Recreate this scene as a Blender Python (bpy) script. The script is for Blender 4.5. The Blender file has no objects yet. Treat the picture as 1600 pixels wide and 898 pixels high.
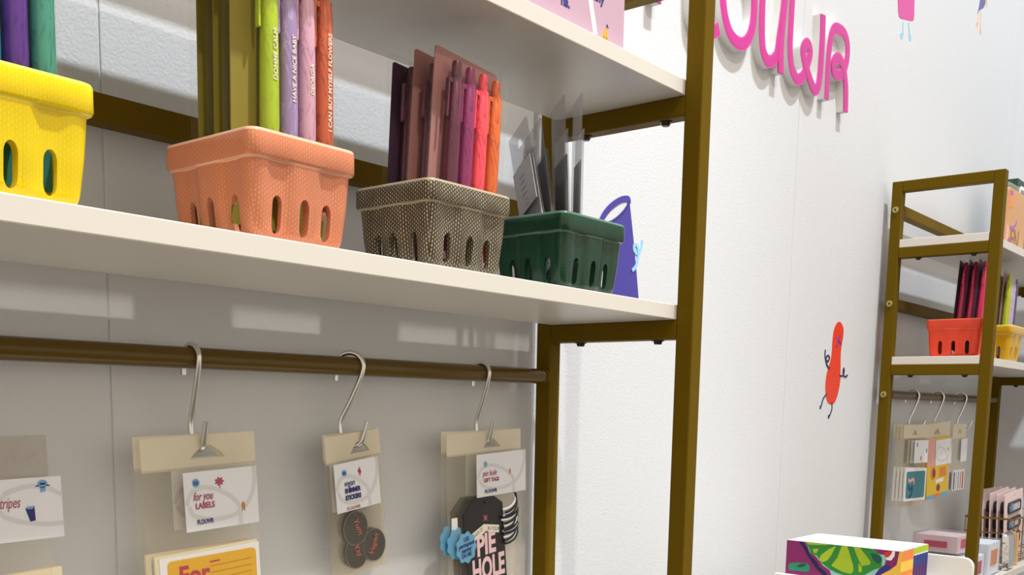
import bpy, bmesh, math, random
from math import pi, sin, cos, radians as rad
from mathutils import Vector, Matrix
from mathutils.geometry import tessellate_polygon

random.seed(7)
SC = bpy.context.scene
COL = SC.collection

# ------------------------------------------------------------------ camera
cam_d = bpy.data.cameras.new('camera')
cam = bpy.data.objects.new('camera', cam_d)
COL.objects.link(cam)
RIGHT = Vector((0.63507346, -0.77224252, 0.01797778))
UP = Vector((0.09151183, 0.0983261, 0.99093772))
FWD = Vector((0.76701192, 0.62767306, -0.13311362))
cm = Matrix((RIGHT, UP, -FWD)).transposed().to_4x4()
cm.translation = (-0.9065, -0.7120, -0.0610)
cam.matrix_world = cm
cam_d.sensor_width = 36.0
cam_d.sensor_fit = 'HORIZONTAL'
cam_d.lens = 36.0 * 1607.7 / 1600.0
cam_d.shift_y = (847.44 - 449.0) / 1600.0      # the photo is the upper crop of a taller frame
cam_d.clip_start = 0.02
SC.camera = cam

# ------------------------------------------------------------------ world, lights, exposure
world = bpy.data.worlds.new('hall')
SC.world = world
world.use_nodes = True
world.node_tree.nodes['Background'].inputs[0].default_value = (1.0, 0.875, 0.715, 1)
world.node_tree.nodes['Background'].inputs[1].default_value = 0.94


def spot(name, loc, target, watts, color, radius=0.05, size=110, blend=0.4):
    d = bpy.data.lights.new(name, 'SPOT')
    d.energy = watts
    d.color = color
    d.shadow_soft_size = radius
    d.spot_size = rad(size)
    d.spot_blend = blend
    o = bpy.data.objects.new(name, d)
    COL.objects.link(o)
    o.location = loc
    o.rotation_euler = (Vector(target) - Vector(loc)).to_track_quat('-Z', 'Y').to_euler()
    return o


spot('ceiling_spot_steep', (0.20, -1.30, 3.20), (-0.72, -0.05, 0.15), 680, (0.90, 0.96, 1.0), 0.05, 52, 1.0)
spot('ceiling_spot_front', (-0.95, -2.55, 3.05), (-0.45, -0.1, 0.1), 212, (1.0, 0.91, 0.80), 0.05, 60, 0.9)
spot('ceiling_spot_sign', (0.55, -1.30, 3.20), (1.42, -0.05, 0.30), 450, (0.91, 0.96, 1.0), 0.05, 60, 1.0)

SC.view_settings.view_transform = 'Standard'
SC.view_settings.look = 'None'
SC.view_settings.exposure = 0.0
SC.view_settings.gamma = 1.0
SC.view_settings.use_curve_mapping = False


# ------------------------------------------------------------------ materials
def lin(c):
    return tuple((v / 255 / 12.92) if v / 255 <= 0.04045 else ((v / 255 + 0.055) / 1.055) ** 2.4 for v in c) + (1.0,)


MATS = {}


def new_mat(name):
    m = bpy.data.materials.new(name)
    m.use_nodes = True
    nt = m.node_tree
    return m, nt, nt.nodes['Principled BSDF']


def mat(name, rgb, rough=0.5, metal=0.0, bump=0.0, bscale=200.0, var=0.0, coat=0.0, spec=0.5):
    if name in MATS:
        return MATS[name]
    m, nt, b = new_mat(name)
    b.inputs['Base Color'].default_value = lin(rgb)
    b.inputs['Roughness'].default_value = rough
    b.inputs['Metallic'].default_value = metal
    b.inputs['Coat Weight'].default_value = coat
    b.inputs['Specular IOR Level'].default_value = spec
    tc = nt.nodes.new('ShaderNodeTexCoord')
    if bump:
        n = nt.nodes.new('ShaderNodeTexNoise')
        n.inputs['Scale'].default_value = bscale
        n.inputs['Detail'].default_value = 3
        nt.links.new(tc.outputs['Object'], n.inputs['Vector'])
        bp = nt.nodes.new('ShaderNodeBump')
        bp.inputs['Strength'].default_value = bump
        bp.inputs['Distance'].default_value = 0.001
        nt.links.new(n.outputs['Fac'], bp.inputs['Height'])
        nt.links.new(bp.outputs['Normal'], b.inputs['Normal'])
    if var:
        n2 = nt.nodes.new('ShaderNodeTexNoise')
        n2.inputs['Scale'].default_value = 35
        nt.links.new(tc.outputs['Object'], n2.inputs['Vector'])
        mx = nt.nodes.new('ShaderNodeMix')
        mx.data_type = 'RGBA'
        mx.inputs[6].default_value = lin(tuple(v * (1 - var) for v in rgb))
        mx.inputs[7].default_value = lin(tuple(min(255, v * (1 + var)) for v in rgb))
        nt.links.new(n2.outputs['Fac'], mx.inputs[0])
        nt.links.new(mx.outputs[2], b.inputs['Base Color'])
    MATS[name] = m
    return m


def marble(name, c1, c2, rough=0.28):
    """swirled plastic of a pen barrel"""
    if name in MATS:
        return MATS[name]
    m, nt, b = new_mat(name)
    b.inputs['Roughness'].default_value = rough
    b.inputs['Coat Weight'].default_value = 0.2
    tc = nt.nodes.new('ShaderNodeTexCoord')
    mp = nt.nodes.new('ShaderNodeMapping')
    mp.inputs['Scale'].default_value = (60, 60, 22)
    w = nt.nodes.new('ShaderNodeTexNoise')
    w.inputs['Scale'].default_value = 1.0
    w.inputs['Detail'].default_value = 2
    w.inputs['Distortion'].default_value = 2.5
    r = nt.nodes.new('ShaderNodeValToRGB')
    e = r.color_ramp.elements
    e[0].position = 0.46
    e[0].color = lin(c1)
    e[1].position = 0.54
    e[1].color = lin(c1)
    k = e.new(0.50)
    k.color = lin(c2)
    nt.links.new(tc.outputs['Object'], mp.inputs['Vector'])
    nt.links.new(mp.outputs['Vector'], w.inputs['Vector'])
    nt.links.new(w.outputs['Fac'], r.inputs['Fac'])
    nt.links.new(r.outputs['Color'], b.inputs['Base Color'])
    MATS[name] = m
    return m


def film(name, tint, body, haze, rough=0.12, bump=0.25, edge=0.18):
    """clear plastic film: mostly see-through, a little milky, glossy at grazing angles"""
    if name in MATS:
        return MATS[name]
    m, nt, b = new_mat(name)
    out = nt.nodes['Material Output']
    b.inputs['Base Color'].default_value = lin(body)
    b.inputs['Roughness'].default_value = rough
    tr = nt.nodes.new('ShaderNodeBsdfTransparent')
    tr.inputs[0].default_value = lin(tint)
    lw = nt.nodes.new('ShaderNodeLayerWeight')
    lw.inputs['Blend'].default_value = 0.25
    ma = nt.nodes.new('ShaderNodeMath')
    ma.operation = 'MULTIPLY_ADD'
    ma.inputs[1].default_value = edge
    ma.inputs[2].default_value = haze
    ma.use_clamp = True
    mx = nt.nodes.new('ShaderNodeMixShader')
    tc = nt.nodes.new('ShaderNodeTexCoord')
    n = nt.nodes.new('ShaderNodeTexNoise')
    n.inputs['Scale'].default_value = 55
    n.inputs['Distortion'].default_value = 1.5
    bp = nt.nodes.new('ShaderNodeBump')
    bp.inputs['Strength'].default_value = bump
    bp.inputs['Distance'].default_value = 0.004
    nt.links.new(tc.outputs['Object'], n.inputs['Vector'])
    nt.links.new(n.outputs['Fac'], bp.inputs['Height'])
    nt.links.new(bp.outputs['Normal'], b.inputs['Normal'])
    nt.links.new(lw.outputs['Facing'], ma.inputs[0])
    nt.links.new(ma.outputs[0], mx.inputs[0])
    nt.links.new(tr.outputs[0], mx.inputs[1])
    tl = nt.nodes.new('ShaderNodeBsdfTranslucent')
    tl.inputs[0].default_value = lin(body)
    hz = nt.nodes.new('ShaderNodeMixShader')
    hz.inputs[0].default_value = 0.45
    nt.links.new(b.outputs[0], hz.inputs[1])
    nt.links.new(tl.outputs[0], hz.inputs[2])
    nt.links.new(hz.outputs[0], mx.inputs[2])
    nt.links.new(mx.outputs[0], out.inputs['Surface'])
    MATS[name] = m
    return m


def woven(name, base, dash, mix, rough=0.22, bump=0.12, gap=0.00066):
    """glazed ceramic with a woven dash pattern, running round the four sides"""
    if name in MATS:
        return MATS[name]
    m, nt, b = new_mat(name)
    N, L = nt.nodes.new, nt.links.new
    b.inputs['Roughness'].default_value = rough
    b.inputs['Coat Weight'].default_value = 0.12
    b.inputs['Specular IOR Level'].default_value = 0.35
    b.inputs['Coat Roughness'].default_value = 0.12
    tc = N('ShaderNodeTexCoord')
    so = N('ShaderNodeSeparateXYZ')
    sn = N('ShaderNodeSeparateXYZ')
    L(tc.outputs['Object'], so.inputs[0])
    L(tc.outputs['Normal'], sn.inputs[0])
    ax = N('ShaderNodeMath'); ax.operation = 'ABSOLUTE'
    ay = N('ShaderNodeMath'); ay.operation = 'ABSOLUTE'
    L(sn.outputs['X'], ax.inputs[0])
    L(sn.outputs['Y'], ay.inputs[0])
    gt = N('ShaderNodeMath'); gt.operation = 'GREATER_THAN'
    L(ax.outputs[0], gt.inputs[0]); L(ay.outputs[0], gt.inputs[1])
    mu = N('ShaderNodeMix'); mu.data_type = 'FLOAT'
    L(gt.outputs[0], mu.inputs[0]); L(so.outputs['X'], mu.inputs[2]); L(so.outputs['Y'], mu.inputs[3])
    cb = N('ShaderNodeCombineXYZ')
    L(so.outputs['Z'], cb.inputs[0]); L(mu.outputs[0], cb.inputs[1])
    br = N('ShaderNodeTexBrick')
    br.inputs['Scale'].default_value = 1.0
    br.inputs['Brick Width'].default_value = 0.0030
    br.inputs['Row Height'].default_value = 0.0020
    br.inputs['Mortar Size'].default_value = gap
    br.inputs['Mortar Smooth'].default_value = 0.5
    br.inputs['Color1'].default_value = (1, 1, 1, 1)
    br.inputs['Color2'].default_value = (0.8, 0.8, 0.8, 1)
    br.inputs['Mortar'].default_value = (0, 0, 0, 1)
    L(cb.outputs[0], br.inputs['Vector'])
    no = N('ShaderNodeTexNoise')
    no.inputs['Scale'].default_value = 90
    L(tc.outputs['Object'], no.inputs['Vector'])
    f = N('ShaderNodeMath'); f.operation = 'MULTIPLY'
    L(br.outputs['Color'], f.inputs[0]); L(no.outputs['Fac'], f.inputs[1])
    f2 = N('ShaderNodeMath'); f2.operation = 'MULTIPLY'; f2.inputs[1].default_value = mix * 1.7; f2.use_clamp = True
    L(f.outputs[0], f2.inputs[0])
    mx = N('ShaderNodeMix'); mx.data_type = 'RGBA'
    mx.inputs[6].default_value = lin(base); mx.inputs[7].default_value = lin(dash)
    L(f2.outputs[0], mx.inputs[0])
    L(mx.outputs[2], b.inputs['Base Color'])
    bp = N('ShaderNodeBump'); bp.inputs['Strength'].default_value = bump; bp.inputs['Distance'].default_value = 0.0004
    L(br.outputs['Color'], bp.inputs['Height']); L(bp.outputs['Normal'], b.inputs['Normal'])
    MATS[name] = m
    return m


WALL = mat('painted_wall', (211, 214, 219), 0.6, bump=0.35, bscale=420)
FLOOR = mat('brown_floor', (112, 103, 92), 0.6, var=0.06)
GOLD = mat('gold_paint', (100, 79, 12), 0.45, metal=0.0, bump=0.05, bscale=900, spec=0.04)
RAILGOLD = mat('gold_tube_paint', (92, 71, 12), 0.26, spec=0.3)
LAM = mat('white_laminate', (216, 211, 203), 0.35, bump=0.03, bscale=600)
WHITE = mat('white_plastic', (236, 236, 234), 0.35)
PAPER = mat('white_paper', (240, 244, 253), 0.65)
CREAM = mat('cream_paper', (236, 226, 198), 0.65)
STEEL = mat('zinc_steel', (226, 226, 224), 0.26, metal=1.0)
BOLT = mat('brass_bolt', (186, 176, 110), 0.3, metal=0.9)
DARKBOLT = mat('dark_bolt', (60, 55, 40), 0.35, metal=0.8)
BLACK = mat('black_card', (22, 21, 22), 0.45)
GREYLINE = mat('pale_grey_print', (222, 224, 230), 0.65)
CRIMSON = mat('crimson_print', (186, 40, 84), 0.6)
ROSE = mat('rose_print', (176, 84, 110), 0.6)
NAVY = mat('navy_print', (46, 46, 120), 0.6)
SKYBLUE = mat('sky_blue_print', (118, 176, 222), 0.6)
AMBER = mat('amber_print', (196, 138, 40), 0.6)
FILM = film('clear_film', (254, 254, 253), (240, 238, 232), 0.008, edge=0.07)
BAGFILM = film('hanging_bag_film', (255, 254, 252), (255, 250, 234), 0.06, 0.25, edge=0.16)
HEADER = film('bag_header_film', (255, 254, 251), (255, 251, 238), 0.76, 0.3)
ACRYLIC = film('clear_acrylic', (240, 242, 244), (225, 228, 232), 0.10, 0.06, 0.02)


# ------------------------------------------------------------------ builders
class MB:
    def __init__(s):
        s.v, s.f, s.mi, s.mats = [], [], [], []

    def m(s, mt):
        if mt not in s.mats:
            s.mats.append(mt)
        return s.mats.index(mt)

    def add(s, vs, fs, mt):
        k = len(s.v)
        i = s.m(mt)
        s.v += [tuple(p) for p in vs]
        for f in fs:
            s.f.append([a + k for a in f])
            s.mi.append(i)
        return s

    def box(s, a, b, mt):
        (x0, y0, z0), (x1, y1, z1) = a, b
        v = [(x0, y0, z0), (x1, y0, z0), (x1, y1, z0), (x0, y1, z0), (x0, y0, z1), (x1, y0, z1), (x1, y1, z1), (x0, y1, z1)]
        return s.add(v, [(0, 3, 2, 1), (4, 5, 6, 7), (0, 1, 5, 4), (1, 2, 6, 5), (2, 3, 7, 6), (3, 0, 4, 7)], mt)

    def tube(s, pts, r, mt, n=12, caps=True):
        pts = [Vector(p) for p in pts]
        rs = r if isinstance(r, (list, tuple)) else [r] * len(pts)
        t0 = (pts[1] - pts[0]).normalized()
        up = Vector((0, 0, 1)) if abs(t0.z) < 0.9 else Vector((1, 0, 0))
        nrm = t0.cross(up).normalized()
        vs, fs = [], []
        for i, p in enumerate(pts):
            t = (pts[min(i + 1, len(pts) - 1)] - pts[max(i - 1, 0)]).normalized()
            nrm = (nrm - t * nrm.dot(t)).normalized()
            bi = t.cross(nrm)
            for k in range(n):
                a = 2 * pi * k / n
                vs.append(p + (nrm * cos(a) + bi * sin(a)) * rs[i])
        for i in range(len(pts) - 1):
            for k in range(n):
                k2 = (k + 1) % n
                fs.append((i * n + k, i * n + k2, (i + 1) * n + k2, (i + 1) * n + k))
        if caps:
            fs.append(tuple(range(n))[::-1])
            fs.append(tuple(range((len(pts) - 1) * n, len(pts) * n)))
        return s.add(vs, fs, mt)

    def lathe(s, prof, c, mt, n=20):
        """prof: (radius, z); axis along z through c"""
        vs, fs = [], []
        for r, z in prof:
            for k in range(n):
                a = 2 * pi * k / n
                vs.append((c[0] + r * cos(a), c[1] + r * sin(a), c[2] + z))
        for i in range(len(prof) - 1):
            for k in range(n):
                k2 = (k + 1) % n
                fs.append((i * n + k, i * n + k2, (i + 1) * n + k2, (i + 1) * n + k))
        fs.append(tuple(range(n))[::-1])
        fs.append(tuple(range((len(prof) - 1) * n, len(prof) * n)))
        return s.add(vs, fs, mt)

    def plate(s, outer, y0, y1, mt, holes=(), axis='y', side=None):
        """2-D outline (with holes) extruded between y0 and y1 (y0 nearer the viewer at -Y)"""
        loops = [outer] + list(holes)
        flat = [p for l in loops for p in l]
        tri = tessellate_polygon([[Vector((p[0], p[1], 0)) for p in l] for l in loops])
        P3 = (lambda p, y: (p[0], y, p[1])) if axis == 'y' else (lambda p, y: (y, p[0], p[1]))
        n = len(flat)
        fs = []
        vs = [P3(p, y0) for p in flat] + [P3(p, y1) for p in flat]
        for t in tri:
            fs.append(tuple(t))
            fs.append(tuple(a + n for a in t[::-1]))
        sd = []
        k = 0
        for l in loops:
            for i in range(len(l)):
                a, b = k + i, k + (i + 1) % len(l)
                sd.append((a, b, b + n, a + n))
            k += len(l)
        if side is None:
            return s.add(vs, fs + sd, mt)
        s.add(vs, fs, mt)
        return s.add(vs, sd, side)

    def build(s, name, parent=None, smooth=None, bevel=0.0, seg=2, normals=True):
        me = bpy.data.meshes.new(name)
        me.from_pydata(s.v, [], s.f)
        for mt in s.mats:
            me.materials.append(mt)
        me.polygons.foreach_set('material_index', s.mi)
        if normals:
            bm = bmesh.new()
            bm.from_mesh(me)
            bmesh.ops.recalc_face_normals(bm, faces=bm.faces)
            bm.to_mesh(me)
            bm.free()
        if smooth is not None:
            me.polygons.foreach_set('use_smooth', [True] * len(me.polygons))
            me.set_sharp_from_angle(angle=rad(smooth))
        o = bpy.data.objects.new(name, me)
        COL.objects.link(o)
        if bevel:
            bv = o.modifiers.new('bevel', 'BEVEL')
            bv.width = bevel
            bv.segments = seg
            bv.limit_method = 'ANGLE'
        if parent:
            o.parent = parent
        return o


def tag(o, label=None, cat=None, group=None, kind=None):
    if label:
        o['label'] = label
    if cat:
        o['category'] = cat
    if group:
        o['group'] = group
    if kind:
        o['kind'] = kind
    return o


def thing(name, label, cat, loc=(0, 0, 0), rot=(0, 0, 0), group=None):
    o = bpy.data.objects.new(name, None)
    o.empty_display_size = 0.02
    COL.objects.link(o)
    o.location = loc
    o.rotation_euler = rot
    return tag(o, label, cat, group)


def kids(o):
    return [c for c in list(COL.objects) if c.parent == o]


def copy_tree(o, parent=None):
    c = o.copy()
    COL.objects.link(c)
    if parent:
        c.parent = parent
    for ch in kids(o):
        copy_tree(ch, c)
    return c


def spline(pts, k=6, closed=False):
    n = len(pts)
    out = []
    rng = n if closed else n - 1
    for i in range(rng):
        g = (lambda j: pts[j % n]) if closed else (lambda j: pts[max(0, min(n - 1, j))])
        p0, p1, p2, p3 = g(i - 1), g(i), g(i + 1), g(i + 2)
        for j in range(k):
            t = j / k
            out.append(tuple(0.5 * (2 * b + (c - a) * t + (2 * a - 5 * b + 4 * c - d) * t * t + (3 * b - a - 3 * c + d) * t ** 3)
                             for a, b, c, d in zip(p0, p1, p2, p3)))
    if not closed:
        out.append(tuple(pts[-1]))
    return out


def offset_line(pts, d):
    out = []
    for i, p in enumerate(pts):
        a, b = pts[max(i - 1, 0)], pts[min(i + 1, len(pts) - 1)]
        tx, tz = b[0] - a[0], b[1] - a[1]
        l = math.hypot(tx, tz) or 1
        out.append((p[0] - tz / l * d, p[1] + tx / l * d))
    return out


def stroke(mb, pts, wd, y0, y1, mt, axis='y', ramp=0.0):
    """ribbon of constant width along a 2-D line"""
    a, b = offset_line(pts, wd / 2), offset_line(pts, -wd / 2)
    n = len(pts)
    P3 = (lambda p, y: (p[0], y, p[1])) if axis == 'y' else (lambda p, y: (y, p[0], p[1]))
    vs = [P3(p, y - (ramp * k / n if q == 0 else 0)) for q, y in enumerate((y0, y1)) for l in (a, b) for k, p in enumerate(l)]
    fs = []
    for i in range(n - 1):
        fs += [(i, i + 1, n + i + 1, n + i), (2 * n + i, 3 * n + i, 3 * n + i + 1, 2 * n + i + 1),
               (i, 2 * n + i, 2 * n + i + 1, i + 1), (n + i, n + i + 1, 3 * n + i + 1, 3 * n + i)]
    fs += [(0, n, 3 * n, 2 * n), (n - 1, 3 * n - 1, 4 * n - 1, 2 * n - 1)]
    return mb.add(vs, fs, mt)


def circle(cx, cz, r, n=20, rz=None):
    rz = rz or r
    return [(cx + r * cos(2 * pi * i / n), cz + rz * sin(2 * pi * i / n)) for i in range(n)]


def rrect(x0, x1, z0, z1, r, n=4):
    out = []
    for cx, cz, a in ((x1 - r, z1 - r, 0), (x0 + r, z1 - r, 90), (x0 + r, z0 + r, 180), (x1 - r, z0 + r, 270)):
        for i in range(n + 1):
            t = rad(a + 90 * i / n)
            out.append((cx + r * cos(t), cz + r * sin(t)))
    return out


def text(name, s, size, mt, parent, loc, sx=1.0, shear=0.0, bold=0.0, align='LEFT', rot=0.0, rotz=0.0, depth=0.00008, vert=False):
    """lettering lying in the XZ plane, read from -Y; rot turns it in its plane, rotz turns it about the upright axis"""
    c = bpy.data.curves.new(name, 'FONT')
    c.body = s
    c.size = size
    c.shear = shear
    c.offset = bold
    c.extrude = depth
    c.align_x = align
    c.resolution_u = 3
    t = bpy.data.objects.new(name, c)
    COL.objects.link(t)
    bpy.context.view_layer.update()
    me = bpy.data.meshes.new_from_object(t.evaluated_get(bpy.context.evaluated_depsgraph_get()))
    bpy.data.objects.remove(t)
    bpy.data.curves.remove(c)
    M4 = Matrix.Translation(loc) @ Matrix.Rotation(rotz, 4, 'Z') @ Matrix.Rotation(rad(90), 4, 'X') @ Matrix.Rotation(rot, 4, 'Z') @ Matrix.Diagonal((sx, 1, 1, 1))
    me.transform(M4)
    me.materials.clear()
    me.materials.append(mt)
    o = bpy.data.objects.new(name, me)
    COL.objects.link(o)
    o.parent = parent
    return o


# ------------------------------------------------------------------ the room
WALLY = 0.0152
FLOORZ = -1.33


def wall_panel(mb, x0, x1, z0, z1):
    mb.box((x0, WALLY, z0), (x1, WALLY + 0.05, z1), WALL)


mb = MB()
for x0, x1 in ((-1.661, -0.4960), (-0.4948, 0.6700), (0.6712, 1.8294), (1.8306, 1.95)):
    wall_panel(mb, x0, x1, FLOORZ, 1.9)
mb.box((-1.661, WALLY + 0.0012, FLOORZ), (1.95, WALLY + 0.05, 1.9), WALL)
tag(mb.build('wall_back', bevel=0.0008), kind='structure')
mb = MB().box((1.897, -1.6, FLOORZ), (1.95, WALLY, 1.9), WALL)
tag(mb.build('wall_right'), kind='structure')
mb = MB().box((-5.0, -7.0, FLOORZ - 0.05), (1.95, WALLY + 0.05, FLOORZ), FLOOR)
tag(mb.build('floor'), kind='structure')

# ------------------------------------------------------------------ shelving units
W = 0.019
D = 0.1945
Z1, Z2, Z3, ZT = -0.4000, 0.0252, 0.2376, 0.3562
ST = 0.0145
LEN = 0.775
SHELF = Z2 + ST


def make_unit(name, label, x0):
    """x0: outer face of the left end frame"""
    u = thing(name, label, 'shelving unit', (x0, 0, FLOORZ))
    dz = -FLOORZ
    for ex in (0.0, LEN - W):
        mb = MB()
        for y in (-D, -W):
            mb.box((ex, y, 0), (ex + W, y + W, ZT + dz), GOLD)
        fr = mb.build('end_frame', u, bevel=0.0013)
        mb = MB()
        mb.box((ex, -D + W, ZT - W + dz), (ex + W, -W, ZT + dz), GOLD)
        mb.build('top_bar', fr, bevel=0.0013)
        for z in (Z1, Z2, Z3):
            MB().box((ex, -D + W, z - W + dz), (ex + W, -W, z + dz), GOLD).build('cross_bar', fr, bevel=0.0013)
            for y in (-D + W + 0.026, -W - 0.034):
                mb = MB().lathe([(0.0022, -0.0040), (0.0036, -0.0042), (0.0044, -0.0026), (0.0046, -0.0012), (0.0064, -0.001), (0.0064, 0)],
                                (ex + W / 2, y, z - W + dz), DARKBOLT, 16)
                mb.build('shelf_bolt', fr, smooth=40)
    for z in (Z1, Z2, Z3):
        MB().box((0.0004, -D + W + 0.0006, z + dz), (LEN - 0.0004, -W - 0.0006, z + ST + dz), LAM).build('shelf', u, bevel=0.0008)
    for zt in (0.1464, 0.3150):
        MB().box((W, -W, zt - W + dz), (LEN - W, 0, zt + dz), GOLD).build('cross_beam', u, bevel=0.0012)
    mb = MB().tube([(W, -0.0105, -0.0300 + dz), (LEN - W, -0.0105, -0.0300 + dz)], 0.0082, RAILGOLD, 24)
    rl = mb.build('hanging_rail', u, smooth=40)
    for x, s in ((W, 1), (LEN - W, -1)):
        MB().tube([(x, -0.0105, -0.03 + dz), (x + s * 0.0035, -0.0105, -0.03 + dz)], 0.0094, GOLD, 24).build('rail_collar', rl, smooth=40, bevel=0.0006)
    for x, s in ((0.0, -1), (LEN, 1)):
        for z in (0.3055, 0.1369, -0.03):
            yb = -0.0095
            mb = MB()
            mb.tube([(x, yb, z + dz), (x + s * 0.0022, yb, z + dz)], [0.0062, 0.0058], BOLT, 18)
            mb.tube([(x + s * 0.0022, yb, z + dz), (x + s * 0.0040, yb, z + dz)], [0.0048, 0.0040], BOLT, 18)
            mb.tube([(x + s * 0.0040, yb, z + dz), (x + s * 0.0041, yb, z + dz)], [0.0022, 0.0022], DARKBOLT, 6)
            mb.build('beam_bolt', u, smooth=40)
    return u


make_unit('shelving_unit', 'large gold-framed white shelving unit nearest the camera, holding yellow, peach, grey and green baskets', W - LEN)
make_unit('shelving_unit', 'smaller-looking gold-framed shelving unit at far right, holding the orange-red and mustard baskets', 1.0489)


# ------------------------------------------------------------------ ceramic berry baskets
def make_basket(name, label, x0, y0, sx, sy, h, mt, edge, base=SHELF, group='ceramic berry baskets'):
    t = thing(name, label, 'basket', (x0 + sx / 2, y0 + sy / 2, base), group=group)
    R = 0.0075
    T = 0.0085

    def ring(inset, z, rib):
        hx, hy = sx / 2 - inset, sy / 2 - inset
        r = max(R - inset * 0.3, 0.003)
        pts = []
        NS = 22
        for side in range(4):
            half = (hy, hx)[side % 2] if False else (hx if side % 2 == 0 else hy)
            off = hy if side % 2 == 0 else hx
            a = half - r
            for i in range(NS + 1):
                s = -a + 2 * a * i / NS
                q = abs(s) / half
                k = 0.0
                if rib:
                    k = 0.0027 * (1 - min(1, max(0, (q - 0.27) / 0.08)))
                    k += 0.0016 * min(1, max(0, (q - 0.66) / 0.08))
                o = off + k * rib
                pts.append({0: (s, -o), 1: (o, s), 2: (-s, o), 3: (-o, -s)}[side])
            nx, ny = {0: (hx - r, -hy + r), 1: (hx - r, hy - r), 2: (-hx + r, hy - r), 3: (-hx + r, -hy + r)}[side]
            for i in range(1, 5):
                an = rad(-90 + 90 * side + 90 * i / 5)
                ko = 0.0016 * rib if rib else 0
                pts.append((nx + (r + ko) * cos(an), ny + (r + ko) * sin(an)))
        return [(p[0], p[1], z) for p in pts]

    prof = [(T + 0.0020, 0.0, 0), (T + 0.0004, 0.0016, 0.6), (T - 0.0006, 0.10 * h, 1), (T * 0.66, 0.42 * h, 1), (0.0042, 0.730 * h, 1),
            (0.0040, 0.742 * h, 1), (0.0010, 0.750 * h, 0.1), (0.0, 0.775 * h, 0), (0.0, 0.965 * h, 0), (0.0007, 0.992 * h, 0), (0.0018, h, 0),
            (0.0032, 0.992 * h, 0), (0.0038, 0.965 * h, 0), (0.0062, 0.72 * h, 0), (T * 0.66 + 0.0036, 0.42 * h, 0), (T + 0.0034, 0.055 * h, 0), (T + 0.0050, 0.045 * h, 0)]
    rings = [ring(*p) for p in prof]
    n = len(rings[0])
    mb = MB()
    vs = [p for r in rings for p in r]
    fs = []
    for i in range(len(rings) - 1):
        for k in range(n):
            k2 = (k + 1) % n
            fs.append((i * n + k, i * n + k2, (i + 1) * n + k2, (i + 1) * n + k))
    fs.append(tuple(range(n))[::-1])
    fs.append(tuple(range((len(rings) - 1) * n, len(rings) * n)))
    mb.add(vs, fs, mt)
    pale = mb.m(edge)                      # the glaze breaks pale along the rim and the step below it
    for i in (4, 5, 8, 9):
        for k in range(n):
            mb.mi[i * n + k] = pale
    o = mb.build('bowl', t)
    cuts = []
    for axis in (0, 1):
        c = MB()
        half = (sx if axis == 0 else sy) / 2 - T
        ln = (sy if axis == 0 else sx) / 2 + 0.02
        for k in (-0.57, 0, 0.57):
            cx = k * half
            w2, z0, z1 = 0.0037, 0.062 * h, 0.425 * h
            poly = [(cx + w2 * cos(rad(a)), z1 - w2 * 1.6 + w2 * 1.6 * sin(rad(a))) for a in range(0, 181, 20)] + \
                   [(cx + w2 * cos(rad(a)), z0 + w2 * 1.6 + w2 * 1.6 * sin(rad(a))) for a in range(180, 361, 20)]
            m = len(poly)
            if axis == 0:
                v = [(p[0], -ln, p[1]) for p in poly] + [(p[0], ln, p[1]) for p in poly]
            else:
                v = [(-ln, p[0], p[1]) for p in poly] + [(ln, p[0], p[1]) for p in poly]
            f = [tuple(range(m)), tuple(range(2 * m - 1, m - 1, -1))] + [(i, i + m, (i + 1) % m + m, (i + 1) % m) for i in range(m)]
            c.add(v, f, mt)
        co = c.build('cutter')
        co.location = (0, 0, 0)
        bo = o.modifiers.new('slots', 'BOOLEAN')
        bo.object = co
        bo.operation = 'DIFFERENCE'
        bo.solver = 'EXACT'
        cuts.append(co)
    t.location = (0, 0, 0)
    bpy.context.view_layer.update()
    me = bpy.data.meshes.new_from_object(o.evaluated_get(bpy.context.evaluated_depsgraph_get()))
    o.modifiers.clear()
    o.data = me
    for co in cuts:
        bpy.data.objects.remove(co)
    me.polygons.foreach_set('use_smooth', [True] * len(me.polygons))
    me.set_sharp_from_angle(angle=rad(42))
    bv = o.modifiers.new('soft_slots', 'BEVEL')
    bv.width = 0.0007
    bv.segments = 2
    bv.limit_method = 'ANGLE'
    bv.angle_limit = rad(50)
    t.location = (x0 + sx / 2, y0 + sy / 2, base)
    return t


YEL = woven('yellow_glaze', (232, 202, 6), (248, 226, 40), 0.4, bump=0.06)
PEA = woven('peach_glaze', (206, 126, 92), (238, 170, 132), 0.55, bump=0.05, gap=0.00085)
GRA = woven('taupe_glaze', (72, 62, 48), (214, 204, 178), 0.85, bump=0.2, gap=0.00085)
GRN = woven('dark_green_glaze', (18, 54, 38), (44, 88, 66), 0.5, bump=0.08)
ORA = woven('orange_red_glaze', (228, 66, 34), (240, 96, 60), 0.3)
MUS = woven('mustard_glaze', (206, 160, 24), (226, 188, 60), 0.3)

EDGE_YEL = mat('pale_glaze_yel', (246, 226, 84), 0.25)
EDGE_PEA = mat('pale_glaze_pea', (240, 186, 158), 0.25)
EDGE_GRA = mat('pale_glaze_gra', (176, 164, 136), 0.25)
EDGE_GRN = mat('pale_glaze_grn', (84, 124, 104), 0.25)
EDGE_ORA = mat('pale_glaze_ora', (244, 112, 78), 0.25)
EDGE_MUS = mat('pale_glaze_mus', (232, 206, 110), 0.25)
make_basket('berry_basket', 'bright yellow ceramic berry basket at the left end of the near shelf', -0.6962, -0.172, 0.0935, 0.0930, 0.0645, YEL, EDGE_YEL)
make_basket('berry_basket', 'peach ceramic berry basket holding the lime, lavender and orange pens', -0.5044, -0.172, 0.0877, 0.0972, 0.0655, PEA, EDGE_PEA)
make_basket('berry_basket', 'taupe grey berry basket with cream woven dashes, holding dark red and coral pens', -0.3478, -0.172, 0.0956, 0.0842, 0.0624, GRA, EDGE_GRA)
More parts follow.
